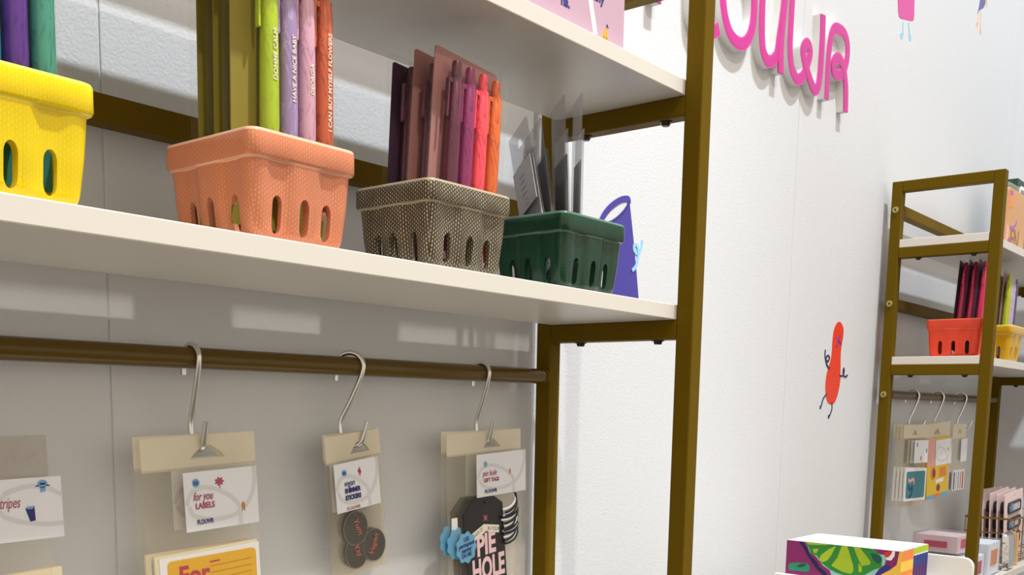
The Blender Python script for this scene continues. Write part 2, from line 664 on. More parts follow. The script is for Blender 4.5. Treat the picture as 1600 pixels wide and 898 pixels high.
make_basket('berry_basket', 'dark green ceramic berry basket at the right end of the near shelf', -0.1834, -0.172, 0.0964, 0.0850, 0.0638, GRN, EDGE_GRN)
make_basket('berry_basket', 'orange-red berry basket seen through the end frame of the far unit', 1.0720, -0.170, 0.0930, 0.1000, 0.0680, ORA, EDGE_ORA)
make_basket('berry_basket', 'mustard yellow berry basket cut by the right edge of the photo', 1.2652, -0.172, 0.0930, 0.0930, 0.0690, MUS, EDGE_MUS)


# ------------------------------------------------------------------ pen packs
def make_pen(parent, x, y, z0, c1, c2, L=0.142, script=None):
    body = marble('pen_%d_%d_%d' % c1, c1, c2)
    mb = MB()
    mb.lathe([(0.0012, 0.0), (0.0016, 0.006), (0.0042, 0.016), (0.0060, 0.022), (0.0064, 0.045), (0.0062, 0.080), (0.0056, 0.1240), (0.0053, 0.1250),
              (0.0053, 0.1290), (0.0040, 0.1297)], (0, 0, 0), body, 18)
    p = mb.build('pen', parent, smooth=35)
    p.location = (x, y, z0)
    mb = MB().lathe([(0.0036, 0.1297), (0.0038, 0.1305), (0.0038, L - 0.0015), (0.0033, L)], (0, 0, 0), body, 14)
    mb.build('clicker', p, smooth=35)
    mb = MB()
    mb.plate([(-0.0050, 0.1282), (-0.0092, 0.1282), (-0.0098, 0.1272), (-0.0098, 0.1000), (-0.0093, 0.0985), (-0.0084, 0.0985), (-0.0078, 0.1000), (-0.0078, 0.1245), (-0.0050, 0.1245)],
             -0.0024, 0.0012, body)
    mb.build('pocket_clip', p, bevel=0.0004)
    if script:
        s, size, zz = script
        text('lettering', s, size, PAPER_PRINT, p, (0.0014, -0.00660, zz), rot=rad(90), align='LEFT', rotz=rad(-4), bold=0.00006, sx=1.2)
    return p


PAPER_PRINT = mat('pale_print', (236, 222, 205), 0.6)


def pouch(parent, wd, ht, thick, mt, name='film_sleeve', y_back=0.0012):
    """flat plastic sleeve that bulges round what it holds and pinches shut at top and bottom"""
    mb = MB()
    rows = [(0.0, 0.08), (0.02, 0.55), (0.06, 0.95), (0.25, 1.0), (0.5, 1.0), (0.75, 1.0), (0.90, 0.95), (0.96, 0.55), (1.0, 0.06)]
    prof = [(-0.5, 0.03), (-0.485, 0.12), (-0.46, 0.72), (-0.43, 0.97), (-0.3, 1.0), (-0.1, 1.0), (0.1, 1.0), (0.3, 1.0), (0.43, 0.97), (0.46, 0.72), (0.485, 0.12), (0.5, 0.03)]
    vs, fs = [], []
    n = len(prof)
    for v, k in rows:
        for u, d in prof:
            vs.append((u * wd, y_back - 0.0006 - thick * d * k, v * ht))
    for i in range(len(rows) - 1):
        for j in range(n - 1):
            fs.append((i * n + j, i * n + j + 1, (i + 1) * n + j + 1, (i + 1) * n + j))
    k = len(vs)
    vs += [(-0.5 * wd, y_back, 0), (0.5 * wd, y_back, 0), (0.5 * wd, y_back, ht), (-0.5 * wd, y_back, ht)]
    fs.append((k, k + 3, k + 2, k + 1))
    fs.append(tuple([k, k + 1] + [n - 1 - j for j in range(n)]))
    top = (len(rows) - 1) * n
    fs.append(tuple([k + 3] + [top + j for j in range(n)] + [k + 2]))
    fs.append(tuple([k] + [i * n for i in range(len(rows))] + [k + 3]))
    fs.append(tuple([k + 1, k + 2] + [i * n + n - 1 for i in range(len(rows) - 1, -1, -1)]))
    mb.add(vs, fs, mt)
    return mb.build(name, parent, smooth=60)


def make_pen_pack(label, loc, rot, back, pens, group, ht=0.165, wd=0.074, pitch=0.0156, scripts=None, lift=0.008, shift=0.0012):
    t = thing('pen_pack', label, 'pen pack', loc, rot, group)
    n = len(pens)
    cw = wd - 0.004
    MB().plate(rrect(-cw / 2, cw / 2, 0.004, ht - 0.006, 0.002), -0.0006, 0.0004, back).build('backing_card', t)
    for i, (c1, c2) in enumerate(pens):
        make_pen(t, (i - (n - 1) / 2) * pitch + shift, -0.0078, lift, c1, c2, script=(scripts or {}).get(i))
    pouch(t, cw + 0.010, ht, 0.0155, FILM)
    return t


REDS = [((92, 22, 52), (58, 10, 34)), ((138, 26, 92), (96, 14, 62)), ((246, 70, 88), (190, 40, 62)), ((214, 98, 34), (168, 66, 22))]
PASTEL = [((166, 190, 22), (150, 172, 16)), ((150, 126, 172), (176, 152, 192)), ((206, 158, 178), (176, 126, 158)), ((196, 88, 46), (150, 58, 30))]
JEWEL = [((214, 206, 20), (190, 184, 12)), ((0, 112, 100), (0, 90, 84)), ((22, 122, 178), (12, 96, 150)), ((84, 36, 132), (60, 22, 100)), ((62, 142, 122), (40, 112, 96))]
DUSTY = mat('dusty_rose_card', (160, 110, 108), 0.6)
OLIVE = mat('olive_card', (128, 114, 24), 0.6)
TEALC = mat('teal_card', (26, 110, 92), 0.6)
PLUM = mat('plum_card', (60, 30, 58), 0.6)
MAUVE = mat('mauve_card', (150, 112, 122), 0.6)
GP = 'pen packs in the baskets'
zb = SHELF + 0.0062
LEAN = rad(4.5)
make_pen_pack('front pack of dark red, plum, coral and orange pens in the taupe basket', (-0.2900, -0.1430, zb), (rad(0), LEAN, 0), DUSTY, REDS, GP, wd=0.076, shift=0.0040)
make_pen_pack('middle pack of dark red pens in the taupe basket, behind the front coral pack', (-0.2925, -0.1240, zb), (rad(0), LEAN, 0), DUSTY, REDS, GP, wd=0.076, shift=0.0015)
make_pen_pack('rearmost pack of dark red pens in the taupe basket, nearest the wall', (-0.2945, -0.1052, zb), (rad(0), LEAN * 0.8, 0), PLUM, REDS, GP, ht=0.158, wd=0.076, shift=0.0015)
PK = dict(pitch=0.0150, ht=0.184, lift=0.0266, wd=0.080, shift=0.0087)
make_pen_pack('front pack of lime, lavender, pink and orange pens in the peach basket', (-0.4602, -0.1420, zb), (0, rad(0.5), 0), OLIVE, PASTEL, GP,
              scripts={3: ('I CAN BUY MYSELF FLOWERS', 0.0040, 0.046), 1: ('HAVE A NICE BABY', 0.0040, 0.058), 0: ('DOMME CALM', 0.0040, 0.068), 2: ('GEORGIA', 0.0038, 0.066)}, **PK)
make_pen_pack('middle olive-backed pen pack in the peach basket, behind the lettered pens', (-0.4602, -0.1250, zb), (0, rad(0.4), 0), OLIVE, PASTEL, GP, **PK)
make_pen_pack('rearmost olive-backed pen pack in the peach basket, nearest the wall', (-0.4602, -0.1080, zb), (0, rad(0.2), 0), OLIVE, PASTEL, GP, **PK)
make_pen_pack('pack of yellow, blue and purple pens in the bright yellow basket', (-0.6520, -0.1420, zb), (0, rad(0.5), 0), TEALC, JEWEL, GP, pitch=0.0146, ht=0.184, lift=0.0266, wd=0.078)
zf = SHELF + 0.0065
for i, (yy, lab) in enumerate(((-0.1120, 'rearmost dark magenta pen pack leaning in the orange-red basket, nearest the wall'),
                               (-0.1290, 'middle magenta pen pack leaning in the orange-red basket'),
                               (-0.1460, 'front magenta pen pack leaning in the orange-red basket, mostly behind the gold post'))):
    make_pen_pack(lab, (1.1180, yy, zf), (rad(-13), 0, rad(-78)) if False else (0, rad(9), rad(0)), PLUM,
                  [((196, 24, 80), (140, 16, 60)), ((170, 20, 74), (120, 10, 50)), ((214, 40, 70), (160, 20, 50)), ((150, 20, 60), (100, 10, 40))], GP, ht=0.172, lift=0.022)
for i, (yy, lab) in enumerate(((-0.1040, 'rearmost lime and mauve pen pack in the mustard basket'),
                               (-0.1230, 'middle lime and mauve pen pack in the mustard basket'),
                               (-0.1420, 'front lime and lavender pen pack in the mustard basket'))):
    make_pen_pack(lab, (1.3080, yy, zf), (0, rad(6), 0), MAUVE,
                  [((170, 186, 20), (150, 168, 14)), ((206, 158, 178), (176, 126, 158)), ((150, 176, 206), (120, 146, 186)), ((90, 30, 90), (60, 16, 64))], GP, ht=0.170, lift=0.018)

# ------------------------------------------------------------------ clear sleeves with cards in the green basket
GREYC = mat('grey_card', (204, 206, 214), 0.6)
NAVYC = mat('navy_card', (22, 26, 52), 0.6)
BLACKC = mat('charcoal_card', (26, 28, 34), 0.55)


def make_sleeve(label, loc, rot, cardmat, wd=0.044, ht=0.150, card=(0.0, 0.055), hole=True, small=None):
    t = thing('card_sleeve', label, 'card sleeve', loc, rot, 'clear card sleeves in the green basket')
    hz = ht - 0.016
    h = [[(-0.006, hz - 0.003), (0.006, hz - 0.003), (0.0025, hz + 0.006), (-0.0025, hz + 0.006)]] if hole else []
    MB().plate(rrect(-wd / 2, wd / 2, 0, ht, 0.002), -0.0010, 0.0002, SLEEVE, holes=h).build('sleeve', t)
    MB().plate([(-wd / 2 + 0.002, 0.004), (wd / 2 - 0.002, 0.004), (wd / 2 - 0.002, 0.112), (-wd / 2 + 0.002, 0.112)], 0.0008, 0.0016, cardmat).build('card', t)
    MB().plate(rrect(-wd / 2, wd / 2, 0, ht - 0.03, 0.002), 0.0020, 0.0024, SLEEVE).build('sleeve_back', t)
    if small:
        c = MB().plate([(-0.018, 0.066), (0.0195, 0.066), (0.0195, 0.110), (-0.018, 0.110)], -0.0030, -0.0022, GREYC).build('header_card', t)
        for k in range(4):
            text('lettering', ('gift notes', 'thank you', 'eight', 'cards')[k] if False else '-' * 5, 0.006, NAVY, c, (-0.006, -0.0031, 0.098 - 0.006 * k))
        for k in range(2):
            text('lettering', '---', 0.006, ROSE, c, (-0.002, -0.0031, 0.074 - 0.005 * k))
    return t


SLEEVE = film('sleeve_film', (236, 236, 238), (238, 238, 240), 0.11, 0.15, 0.15)
make_sleeve('clear sleeve with grey header card leaning left out of the green basket', (-0.1610, -0.1300, zb + 0.0085), (0, rad(-22), rad(-116)), GREYC, wd=0.040, ht=0.148, small=True)
make_sleeve('clear sleeve with black card, second from the left in the green basket', (-0.1470, -0.1300, zb + 0.0072), (0, rad(-19), rad(-119)), BLACKC, wd=0.040, ht=0.148)
make_sleeve('clear sleeve with navy card seen edge-on, third from the left in the green basket', (-0.1330, -0.1330, zb + 0.0042), (0, rad(-9), rad(-126)), NAVYC, wd=0.040, ht=0.165, hole=False)
make_sleeve('rightmost clear sleeve with white card standing straight in the green basket', (-0.1160, -0.1340, zb + 0.0008), (0, rad(-1), rad(-133)), PAPER, wd=0.040, ht=0.168, hole=False)


# ------------------------------------------------------------------ S hooks
RAILY, RAILZ = -0.0105, -0.0300


def make_hook(label, x, rotz, R=0.0101, span=0.0260, group='metal S hooks on the near rail', zbot=-0.1000, back=0.42):
    """S hook in its local YZ plane: upper bend over the rail, stem slanting back, lower bend opening to the front"""
    t = thing('s_hook', label, 'hook', (x, RAILY, RAILZ), (0, 0, rotz), group)
    pts = []
    pts.append((0, R + 0.0006, -0.0128))
    pts.append((0, R + 0.0003, -0.0060))
    for a in range(0, 181, 15):
        pts.append((0, R * cos(rad(a)), R * sin(rad(a)) * 1.0))
    zb_ = zbot - RAILZ
    stem = (0, R * back, zb_ + 0.016)
    for f in (0.10, 0.35, 0.65, 0.9):
        a = pts[14]
        pts.append((0, -R + (stem[1] + R) * (f ** 1.15), -0.002 + (stem[2] + 0.002) * f))
    k = span / 0.0245
    for y, z in ((0.0, 0.0105), (-0.0030, 0.0052), (-0.0068, 0.0016), (-0.0110, 0.0), (-0.0150, 0.0022), (-0.0175, 0.0085), (-0.0205, 0.0215)):
        pts.append((0, R * back - 0.0025 * k + y * k, zb_ + z))
    sp = spline(pts, 3)
    mb = MB().tube(sp, 0.0023, STEEL, 12)
    mb.build('hook_wire', t, smooth=60)
    return t


make_hook('leftmost metal S hook in the photo, carrying the gold label pads', -0.4430, 0, span=0.0235)
make_hook('middle metal S hook on the near rail, carrying the round black sticker packs', -0.2815, rad(38), R=0.0120, span=0.0290, back=0.95)
make_hook('metal S hook nearest the gold end post, carrying the black gift tags', -0.1040, rad(5), span=0.0250, back=0.72)
make_hook('metal S hook just outside the left edge, carrying the stripes pack', -0.6125, 0, span=0.0230)


# ------------------------------------------------------------------ hanging packs
def curl_print(mb, pts, y, wd=0.0026):
    stroke(mb, spline(pts, 6), wd, y - 0.00006, y, GREYLINE, ramp=0.00012)


def bag_body(t, x0, x1, ztop, zhead, zbot, th, holes=None, film_mat=None, header=None):
    hd = header or HEADER
    h = holes if holes is not None else [[(-0.0160, -0.0078), (0.0160, -0.0078), (0.0125, -0.0040), (0.0035, 0.0022), (-0.0035, 0.0022), (-0.0125, -0.0040)]]
    MB().plate(rrect(x0, x1, zhead, ztop, 0.0012), -0.0008, 0.0, hd, holes=h).build('hanging_header', t)
    MB().plate([(x0, zhead - 0.0016), (x1, zhead - 0.0016), (x1, zhead), (x0, zhead)], -0.0010, 0.0002, SEAM).build('heat_seal', t)
    b = pouch(t, x1 - x0, zhead - 0.0018 - zbot, th, film_mat or BAGFILM, 'bag', 0.0004)
    b.location = ((x0 + x1) / 2, 0, zbot)


SEAM = film('seal_film', (253, 252, 249), (246, 240, 226), 0.55, 0.3, 0.1)


def loop_art(c, x0, z0, w, h, y, flip=False):
    mb = MB()
    L = [(0.02, 0.45), (0.10, 0.66), (0.30, 0.72), (0.55, 0.58), (0.72, 0.36), (0.74, 0.10), (0.74, 0.0)]
    L2 = [(0.05, 0.42), (0.12, 0.26), (0.35, 0.16), (0.62, 0.18), (0.80, 0.30), (0.92, 0.52), (0.97, 0.80), (0.96, 1.0)]
    for l in (L, L2):
        curl_print(mb, [(x0 + u * w, z0 + v * h) for u, v in l], y, 0.0034)
    return mb.build('loop_print', c)


def doodle(c, kind, x, z, s, y):
    mb = MB()
    if kind == 'dot':
        mb.plate(circle(x, z, s), y - 0.00025, y, SKYBLUE)
    elif kind == 'bloom':
        pts = [(x + s * (1 + 0.25 * cos(7 * a)) * cos(a), z + 0.8 * s * (1 + 0.25 * cos(7 * a)) * sin(a)) for a in [2 * pi * i / 42 for i in range(42)]]
        mb.plate(pts, y - 0.00025, y, ROSE)
        stroke(mb, [(x, z - 0.6 * s), (x + 0.1 * s, z - 1.5 * s)], 0.0006, y - 0.00025, y, ROSE)
    elif kind == 'drop':
        mb.plate(spline([(x, z + 1.4 * s), (x + 0.7 * s, z), (x + 0.5 * s, z - 0.9 * s), (x, z - 1.1 * s), (x - 0.6 * s, z - 0.8 * s), (x - 0.7 * s, z + 0.2 * s)], 4, True), y - 0.00025, y, AMBER)
        for k in (-0.35, 0.35):
            stroke(mb, [(x + k * s, z - 1.0 * s), (x + k * 1.6 * s, z - 1.8 * s)], 0.0005, y - 0.00025, y, NAVY)
    elif kind == 'sprout':
        mb.plate(spline([(x, z + 1.8 * s), (x + 0.5 * s, z + 0.8 * s), (x + 1.0 * s, z - 0.6 * s), (x + 0.2 * s, z - 1.0 * s), (x - 0.7 * s, z - 0.4 * s), (x - 0.9 * s, z + 0.5 * s), (x - 0.3 * s, z + 0.7 * s)], 4, True),
                 y - 0.00025, y, CRIMSON)
        for k in (-0.2, 0.4):
            stroke(mb, [(x + k * s, z - 0.9 * s), (x + k * 1.3 * s, z - 1.9 * s)], 0.0005, y - 0.00025, y, CRIMSON)
    elif kind == 'berry':
        mb.plate(circle(x, z + 0.3 * s, s, 16, 0.8 * s), y - 0.00025, y, SKYBLUE)
        mb.plate([(x - 0.6 * s, z - 0.3 * s), (x + 0.6 * s, z - 0.3 * s), (x + 0.4 * s, z - 1.4 * s), (x, z - 1.1 * s), (x - 0.4 * s, z - 1.5 * s)], y - 0.00025, y, SKYBLUE)
        mb.plate([(x - 0.6 * s, z + 0.5 * s), (x + 0.6 * s, z + 0.5 * s), (x + 0.5 * s, z + 0.1 * s), (x - 0.5 * s, z + 0.1 * s)], y - 0.00035, y, NAVY)
        for k in (-1, 1):
            stroke(mb, [(x + k * 0.7 * s, z), (x + k * 1.4 * s, z - 0.1 * s)], 0.0008, y - 0.00025, y, NAVY)
    elif kind == 'cup':
        mb.plate([(x - s, z + 1.3 * s), (x + 1.0 * s, z + 1.7 * s), (x + 1.1 * s, z - 1.5 * s), (x - 0.1 * s, z - 1.7 * s)], y - 0.00025, y, NAVY)
        mb.plate(circle(x - 0.02 * s, z + 1.4 * s, 0.85 * s, 14, 0.32 * s), y - 0.00035, y, SKYBLUE)
    return mb.build('doodle_print', c)


def header_card(t, x0, x1, z0, z1, y, name='insert_card'):
    return MB().plate([(x0, z0), (x1, z0), (x1, z1), (x0, z1)], y - 0.0005, y, PAPER).build(name, t)


GOLDPAD = mat('golden_label', (228, 178, 22), 0.55)
GRULE = mat('ochre_rule', (176, 124, 20), 0.6)


def pack_labels(label, loc, rot, group, front=True):
    t = thing('label_pack', label, 'hanging pack', loc, rot, group)
    bag_body(t, -0.057, 0.0445, 0.0102, -0.0135, -0.150, 0.0052)
    c = header_card(t, -0.0270, 0.0400, -0.0625, -0.0170, -0.0066 if front else -0.0012)
    yc = -0.0072 if front else -0.0018
    loop_art(c, -0.027, -0.0625, 0.067, 0.0455, yc)
    pad = MB().plate([(-0.0530, -0.146), (0.0400, -0.146), (0.0400, -0.0770), (-0.0530, -0.0780)], -0.0024, 0.0, CREAM)
    pad.plate([(-0.0500, -0.148), (0.0405, -0.148), (0.0405, -0.0790), (-0.0500, -0.0800)], -0.0040, -0.0026, PAPER)
    p = pad.build('label_pad', t)
    if front:
        doodle(c, 'dot', -0.0165, -0.0255, 0.0033, yc)
        text('lettering', '50', 0.0042, NAVY, c, (-0.0188, yc - 0.0003, -0.0270), bold=0.0001)
        doodle(c, 'bloom', 0.0045, -0.0262, 0.0036, yc)
        doodle(c, 'drop', 0.0255, -0.0475, 0.0024, yc)
        text('lettering', 'for you', 0.0090, ROSE, c, (-0.0200, yc - 0.0003, -0.0390), shear=0.35, sx=0.66, bold=0.0001)
        text('lettering', 'LABELS', 0.0064, ROSE, c, (-0.0182, yc - 0.0003, -0.0455), sx=0.85, bold=0.00018)
        text('lettering', 'FLOUWR', 0.0052, NAVY, c, (-0.0176, yc - 0.0003, -0.0575), sx=0.68, bold=0.00012)
        MB().plate(rrect(-0.0440, 0.0370, -0.148, -0.0830, 0.004), -0.0043, -0.0040, GOLDPAD).build('golden_panel', p)
        text('lettering', 'For', 0.0210, CRIMSON, p, (-0.0350, -0.0045, -0.1030), sx=0.92, bold=0.0006)
        text('lettering', 'fid', 0.0190, CRIMSON, p, (-0.0360, -0.0045, -0.1220), sx=0.95, bold=0.0004)
        mb = MB()
        for k in range(5):
            stroke(mb, [(-0.0070, -0.0920 - 0.0052 * k), (0.0320, -0.0912 - 0.0052 * k)], 0.0005, -0.0045, -0.0044, GRULE)
        mb.build('ruled_lines', p)
        stroke(MB(), [(-0.0070, -0.0885), (0.0025, -0.0883)], 0.0012, -0.0045, -0.0044, CRIMSON).build('small_heading', p)
    return t


zc = -0.0985
G1 = 'gold label pad packs on one hook'
pack_labels('front pack of golden For labels with white for you labels card', (-0.4385, -0.0215, zc), (0, rad(-3), 0), G1)
pack_labels('golden label pack hanging just behind the front for you labels pack', (-0.4400, -0.0145, zc + 0.0004), (0, rad(-2), 0), G1, front=False)


def pack_stickers(label, loc, rot, group, front=True, k=0):
    t = thing('sticker_pack', label, 'hanging pack', loc, rot, group)
    bag_body(t, -0.0350, 0.0350, 0.0105, -0.0120, -0.1180, 0.0034,
             holes=[[(-0.0050, -0.0078), (0.0210, -0.0078), (0.0180, -0.0040), (0.0115, 0.0022), (0.0045, 0.0022), (-0.0020, -0.0040)]])
    y = -0.0044 if front else -0.0012
    c = header_card(t, -0.0310, 0.0260, -0.0570, -0.0135, y)
    yc = y - 0.0006
    if front:
        loop_art(c, -0.031, -0.057, 0.057, 0.0435, yc)
        doodle(c, 'dot', -0.0190, -0.0225, 0.0030, yc)
        text('lettering', '90', 0.0040, NAVY, c, (-0.0212, yc - 0.0003, -0.0240), bold=0.0001)
        doodle(c, 'sprout', 0.0005, -0.0235, 0.0022, yc)
        text('lettering', 'vegan', 0.0080, NAVY, c, (-0.0205, yc - 0.0003, -0.0345), shear=0.35, sx=0.75)
        text('lettering', 'SHIMMER', 0.0056, NAVY, c, (-0.0198, yc - 0.0003, -0.0405), bold=0.0003, sx=0.86)
        text('lettering', 'STICKERS', 0.0056, NAVY, c, (-0.0198, yc - 0.0003, -0.0468), bold=0.0003, sx=0.84)
        text('lettering', 'FLOUWR', 0.0044, ROSE, c, (-0.0190, yc - 0.0003, -0.0562), sx=0.95)
    mb = MB()
    for cx, cz, r in ((-0.0075, -0.0745, 0.0160), (-0.0085, -0.0965, 0.0152), (0.0150, -0.0945, 0.0155)):
        dq = 0.0003 * (cx > 0) + 0.0002 * (cz > -0.08)
        mb.plate(circle(cx, cz, r, 28), -0.0024 - dq, -0.0006, GLOSSB)
        mb.plate(circle(cx, cz, r, 28), -0.00255 - dq, -0.0024 - dq, RIMGREY, holes=[circle(cx, cz, r * 0.94, 28)])
    s = mb.build('round_stickers', t)
    if front:
        text('lettering', 'Yum', 0.0090, FOIL, s, (-0.0110, -0.0032, -0.0660), rot=rad(-68), shear=0.3)
        text('lettering', 'Vegan', 0.0085, FOIL, s, (0.0110, -0.0032, -0.1045), rot=rad(62), shear=0.3)
        text('lettering', 'Yay', 0.0085, FOIL, s, (-0.0130, -0.0032, -0.0900), rot=rad(-62), shear=0.3)
    return t


GLOSSB = mat('glossy_black_sticker', (30, 28, 26), 0.2)
RIMGREY = mat('grey_sticker_rim', (96, 90, 82), 0.3)
FOIL = mat('rose_foil', (214, 104, 100), 0.3, metal=0.6)
G2 = 'round black sticker packs on one hook'
STK = ('front pack of round black stickers under a white sticker card, on the middle hook',
       'second pack of round black stickers, directly behind the front sticker pack',
       'third pack of round black stickers, two behind the front sticker pack',
       'rearmost pack of round black stickers on the middle hook')
for k in range(4):
    pack_stickers(STK[k], (-0.2850 + 0.0025 * k, -0.0178 + 0.0040 * k, -0.0992 + 0.0002 * k), (0, rad(-6.5 + 0.7 * k), rad(5)), G2, front=(k == 0), k=k)


def scallop(cx, cz, r, n=9):
    return [(cx + r * (1 + 0.07 * cos(n * a)) * cos(a), cz + r * (1 + 0.07 * cos(n * a)) * sin(a)) for a in [2 * pi * i / 72 for i in range(72)]]


BADGE = mat('blue_badge', (104, 170, 210), 0.55)
BLUSH = mat('blush_print', (238, 204, 212), 0.6)
BANNER = mat('banner_white', (232, 228, 214), 0.6)


def pack_tags(label, loc, rot, group, front=True):
    t = thing('gift_tag_pack', label, 'hanging pack', loc, rot, group)
    bag_body(t, -0.0640, 0.0585, 0.0100, -0.0105, -0.1700, 0.0060,
             holes=[[(-0.0070, -0.0070), (0.0230, -0.0070), (0.0200, -0.0040), (0.0110, 0.0022), (0.0050, 0.0022), (-0.0040, -0.0040)]])
    y = -0.0078 if front else -0.0012
    c = header_card(t, -0.0270, 0.0570, -0.0555, -0.0120, y)
    yc = y - 0.0006
    if front:
        loop_art(c, -0.027, -0.0555, 0.084, 0.0435, yc)
        doodle(c, 'dot', -0.0130, -0.0225, 0.0030, yc)
        doodle(c, 'drop', 0.0285, -0.0325, 0.0020, yc)
        text('lettering', 'pie hole', 0.0085, ROSE, c, (-0.0180, yc - 0.0003, -0.0345), shear=0.35, sx=0.85)
        text('lettering', 'GIFT TAGS', 0.0056, ROSE, c, (-0.0162, yc - 0.0003, -0.0408), sx=0.95, bold=0.00018)
        text('lettering', 'FLOUWR', 0.0052, NAVY, c, (-0.0148, yc - 0.0003, -0.0520), sx=0.95, bold=0.00012)
    mb = MB()
    for k, dx in enumerate((0.0, -0.0020, -0.0042)):
        mb.plate([(-0.020 + dx, -0.0600), (0.0150 + dx, -0.0600), (0.0290 + dx, -0.0680), (0.0370 + dx, -0.1660), (-0.0270 + dx, -0.1660), (-0.0360 + dx, -0.0740)],
                 -0.0070 + 0.0022 * k, -0.0054 + 0.0022 * k, BLACK, holes=[circle(-0.003 + dx, -0.0645, 0.0026, 14)])
    g = mb.build('black_tag', t)
    g.location = (-0.0120, 0, 0.0035)
    if front:
        yt = -0.0071
        mb = MB()
        stroke(mb, [(-0.0045, -0.0775), (0.0035, -0.0845)], 0.0006, yt - 0.0001, yt, ROSE)
        stroke(mb, [(-0.0045, -0.0845), (0.0035, -0.0775)], 0.0006, yt - 0.0001, yt, ROSE)
        mb.plate(circle(-0.0005, -0.0810, 0.0026, 16), yt - 0.00015, yt, ROSE, holes=[circle(-0.0005, -0.0810, 0.0010, 10)])
        mb.build('pink_mark', g)
        text('lettering', 'PIE', 0.0300, BLUSH, g, (-0.0150, yt, -0.1190), sx=0.84, bold=0.0011, rot=rad(3))
        text('lettering', 'HOLE', 0.0320, BLUSH, g, (-0.0225, yt, -0.1455), sx=0.67, bold=0.0011, rot=rad(3))
        mb = MB()
        mb.plate([(-0.0280, -0.1050), (-0.0265, -0.0985), (-0.0020, -0.0890), (0.0010, -0.0900), (0.0020, -0.0960), (-0.0240, -0.1075)], yt - 0.0006, yt - 0.0001, BANNER)
        mb.plate([(0.0005, -0.0895), (0.0230, -0.0930), (0.0225, -0.1010), (0.0025, -0.0975)], yt - 0.0006, yt - 0.0001, BANNER)
        bn = mb.build('ribbon_banner', g)
        bn.location = (-0.001, 0, 0.0020)
        text('lettering', 'CRAM IT', 0.0056, GREYLINE2, bn, (-0.0240, yt - 0.0008, -0.1035), rot=rad(22))
        text('lettering', 'IN YOUR', 0.0056, GREYLINE2, bn, (0.0028, yt - 0.0008, -0.0960), rot=rad(-8), sx=0.9)
        mb = MB()
        for k, (dx, dz) in enumerate(((0, 0), (-0.0085, 0.0045), (-0.0140, 0.0085))):
            mb.plate(scallop(-0.0295 + dx, -0.1260 + dz, 0.0155), yt - 0.0014 + 0.0045 * k, yt - 0.0008 + 0.0045 * k, BADGE)
        bd = mb.build('scalloped_badge', g)
        bd.location = (-0.0040, 0, 0.0190)
        for k, (s, sh) in enumerate((('USE', 0), ('permanent', 0.3), ('marker', 0.3), ('ON ME', 0))):
            text('lettering', s, 0.0062 if sh == 0 else 0.0066, NAVY, bd, (-0.0295, yt - 0.0016, -0.1195 - 0.0054 * k), align='CENTER', shear=sh, sx=0.85, bold=0.00012, rot=rad(8))
        MB().plate([(-0.0610, -0.0860), (-0.0520, -0.0860), (-0.0525, -0.0730), (-0.0605, -0.0730)], -0.0030, -0.0020, PAPER).build('white_tab', t)
        # bundle of black and white twine
        rnd = random.Random(3)
        mb = MB()
        for k in range(18):
            bx, bz = 0.0300 + rnd.uniform(-0.0015, 0.0015), -0.0640 - 0.0021 * k
            ang = rad(42 + 14 * sin(k * 0.9))
            pts = []
            for i in range(9):
                u = i / 8 * 2 - 1
                pts.append((bx + 0.0150 * u * cos(ang) - 0.002 * u * u, -0.0078 - 0.0042 * (1 - u * u) - 0.0010 * (k % 2), bz + 0.0120 * u * sin(ang) - 0.003 * (1 - u * u)))
            mb.tube(spline(pts, 3), 0.00135, BLACK if k % 2 else PAPER, 8)
        mb.build('striped_twine', t, smooth=60)
    return t


GREYLINE2 = mat('grey_print', (150, 146, 142), 0.6)
G3 = 'black gift tag packs on one hook'
pack_tags('front pack of black pie hole gift tags with striped twine and blue badge', (-0.1040, -0.0190, zc - 0.0002), (0, rad(-2.5), rad(3)), G3)
pack_tags('black gift tag pack hanging directly behind the pie hole pack', (-0.1000, -0.0093, zc + 0.0004), (0, rad(-1), rad(2)), G3, front=False)


def pack_stripes(label, loc, rot, group):
    t = thing('label_pack', label, 'hanging pack', loc, rot, group)
    bag_body(t, -0.0570, 0.0475, 0.0102, -0.0180, -0.150, 0.008, header=GREYHEAD)
    c = header_card(t, -0.0400, 0.0515, -0.0590, -0.0175, -0.0092)
    yc = -0.0098
    mb = MB()
    curl_print(mb, [(0.0515, -0.0300), (0.040, -0.0245), (0.028, -0.0232), (0.014, -0.0270), (0.008, -0.0350), (0.014, -0.0430), (0.028, -0.0475), (0.042, -0.0495), (0.0515, -0.0495)], yc, 0.0030)
    mb.build('loop_print', c)
    text('lettering', 'stripes', 0.0105, ROSE, c, (0.0225, yc - 0.0002, -0.0365), shear=0.35, sx=0.56, align='RIGHT')
    doodle(c, 'berry', 0.0385, -0.0230, 0.0034, yc)
    doodle(c, 'cup', 0.0290, -0.0415, 0.0030, yc)
    p = MB().plate([(-0.0500, -0.147), (0.0500, -0.147), (0.0500, -0.0800), (-0.0500, -0.0835)], -0.0060, -0.0012, CREAM).build('label_pad', t)
    MB().plate([(-0.0460, -0.146), (0.0440, -0.146), (0.0440, -0.0855), (-0.0460, -0.0885)], -0.0063, -0.0060, mat('pale_teal_label', (160, 186, 190), 0.55)).build('pale_teal_panel', p)
    return t


GREYHEAD = film('grey_header_film', (250, 250, 250), (222, 216, 212), 0.55, 0.15, 0.9)
pack_stripes('hanging pack with stripes card cut by the left edge of the photo', (-0.6125, -0.0215, zc), (0, rad(-1.5), 0), 'stripes label packs on one hook')

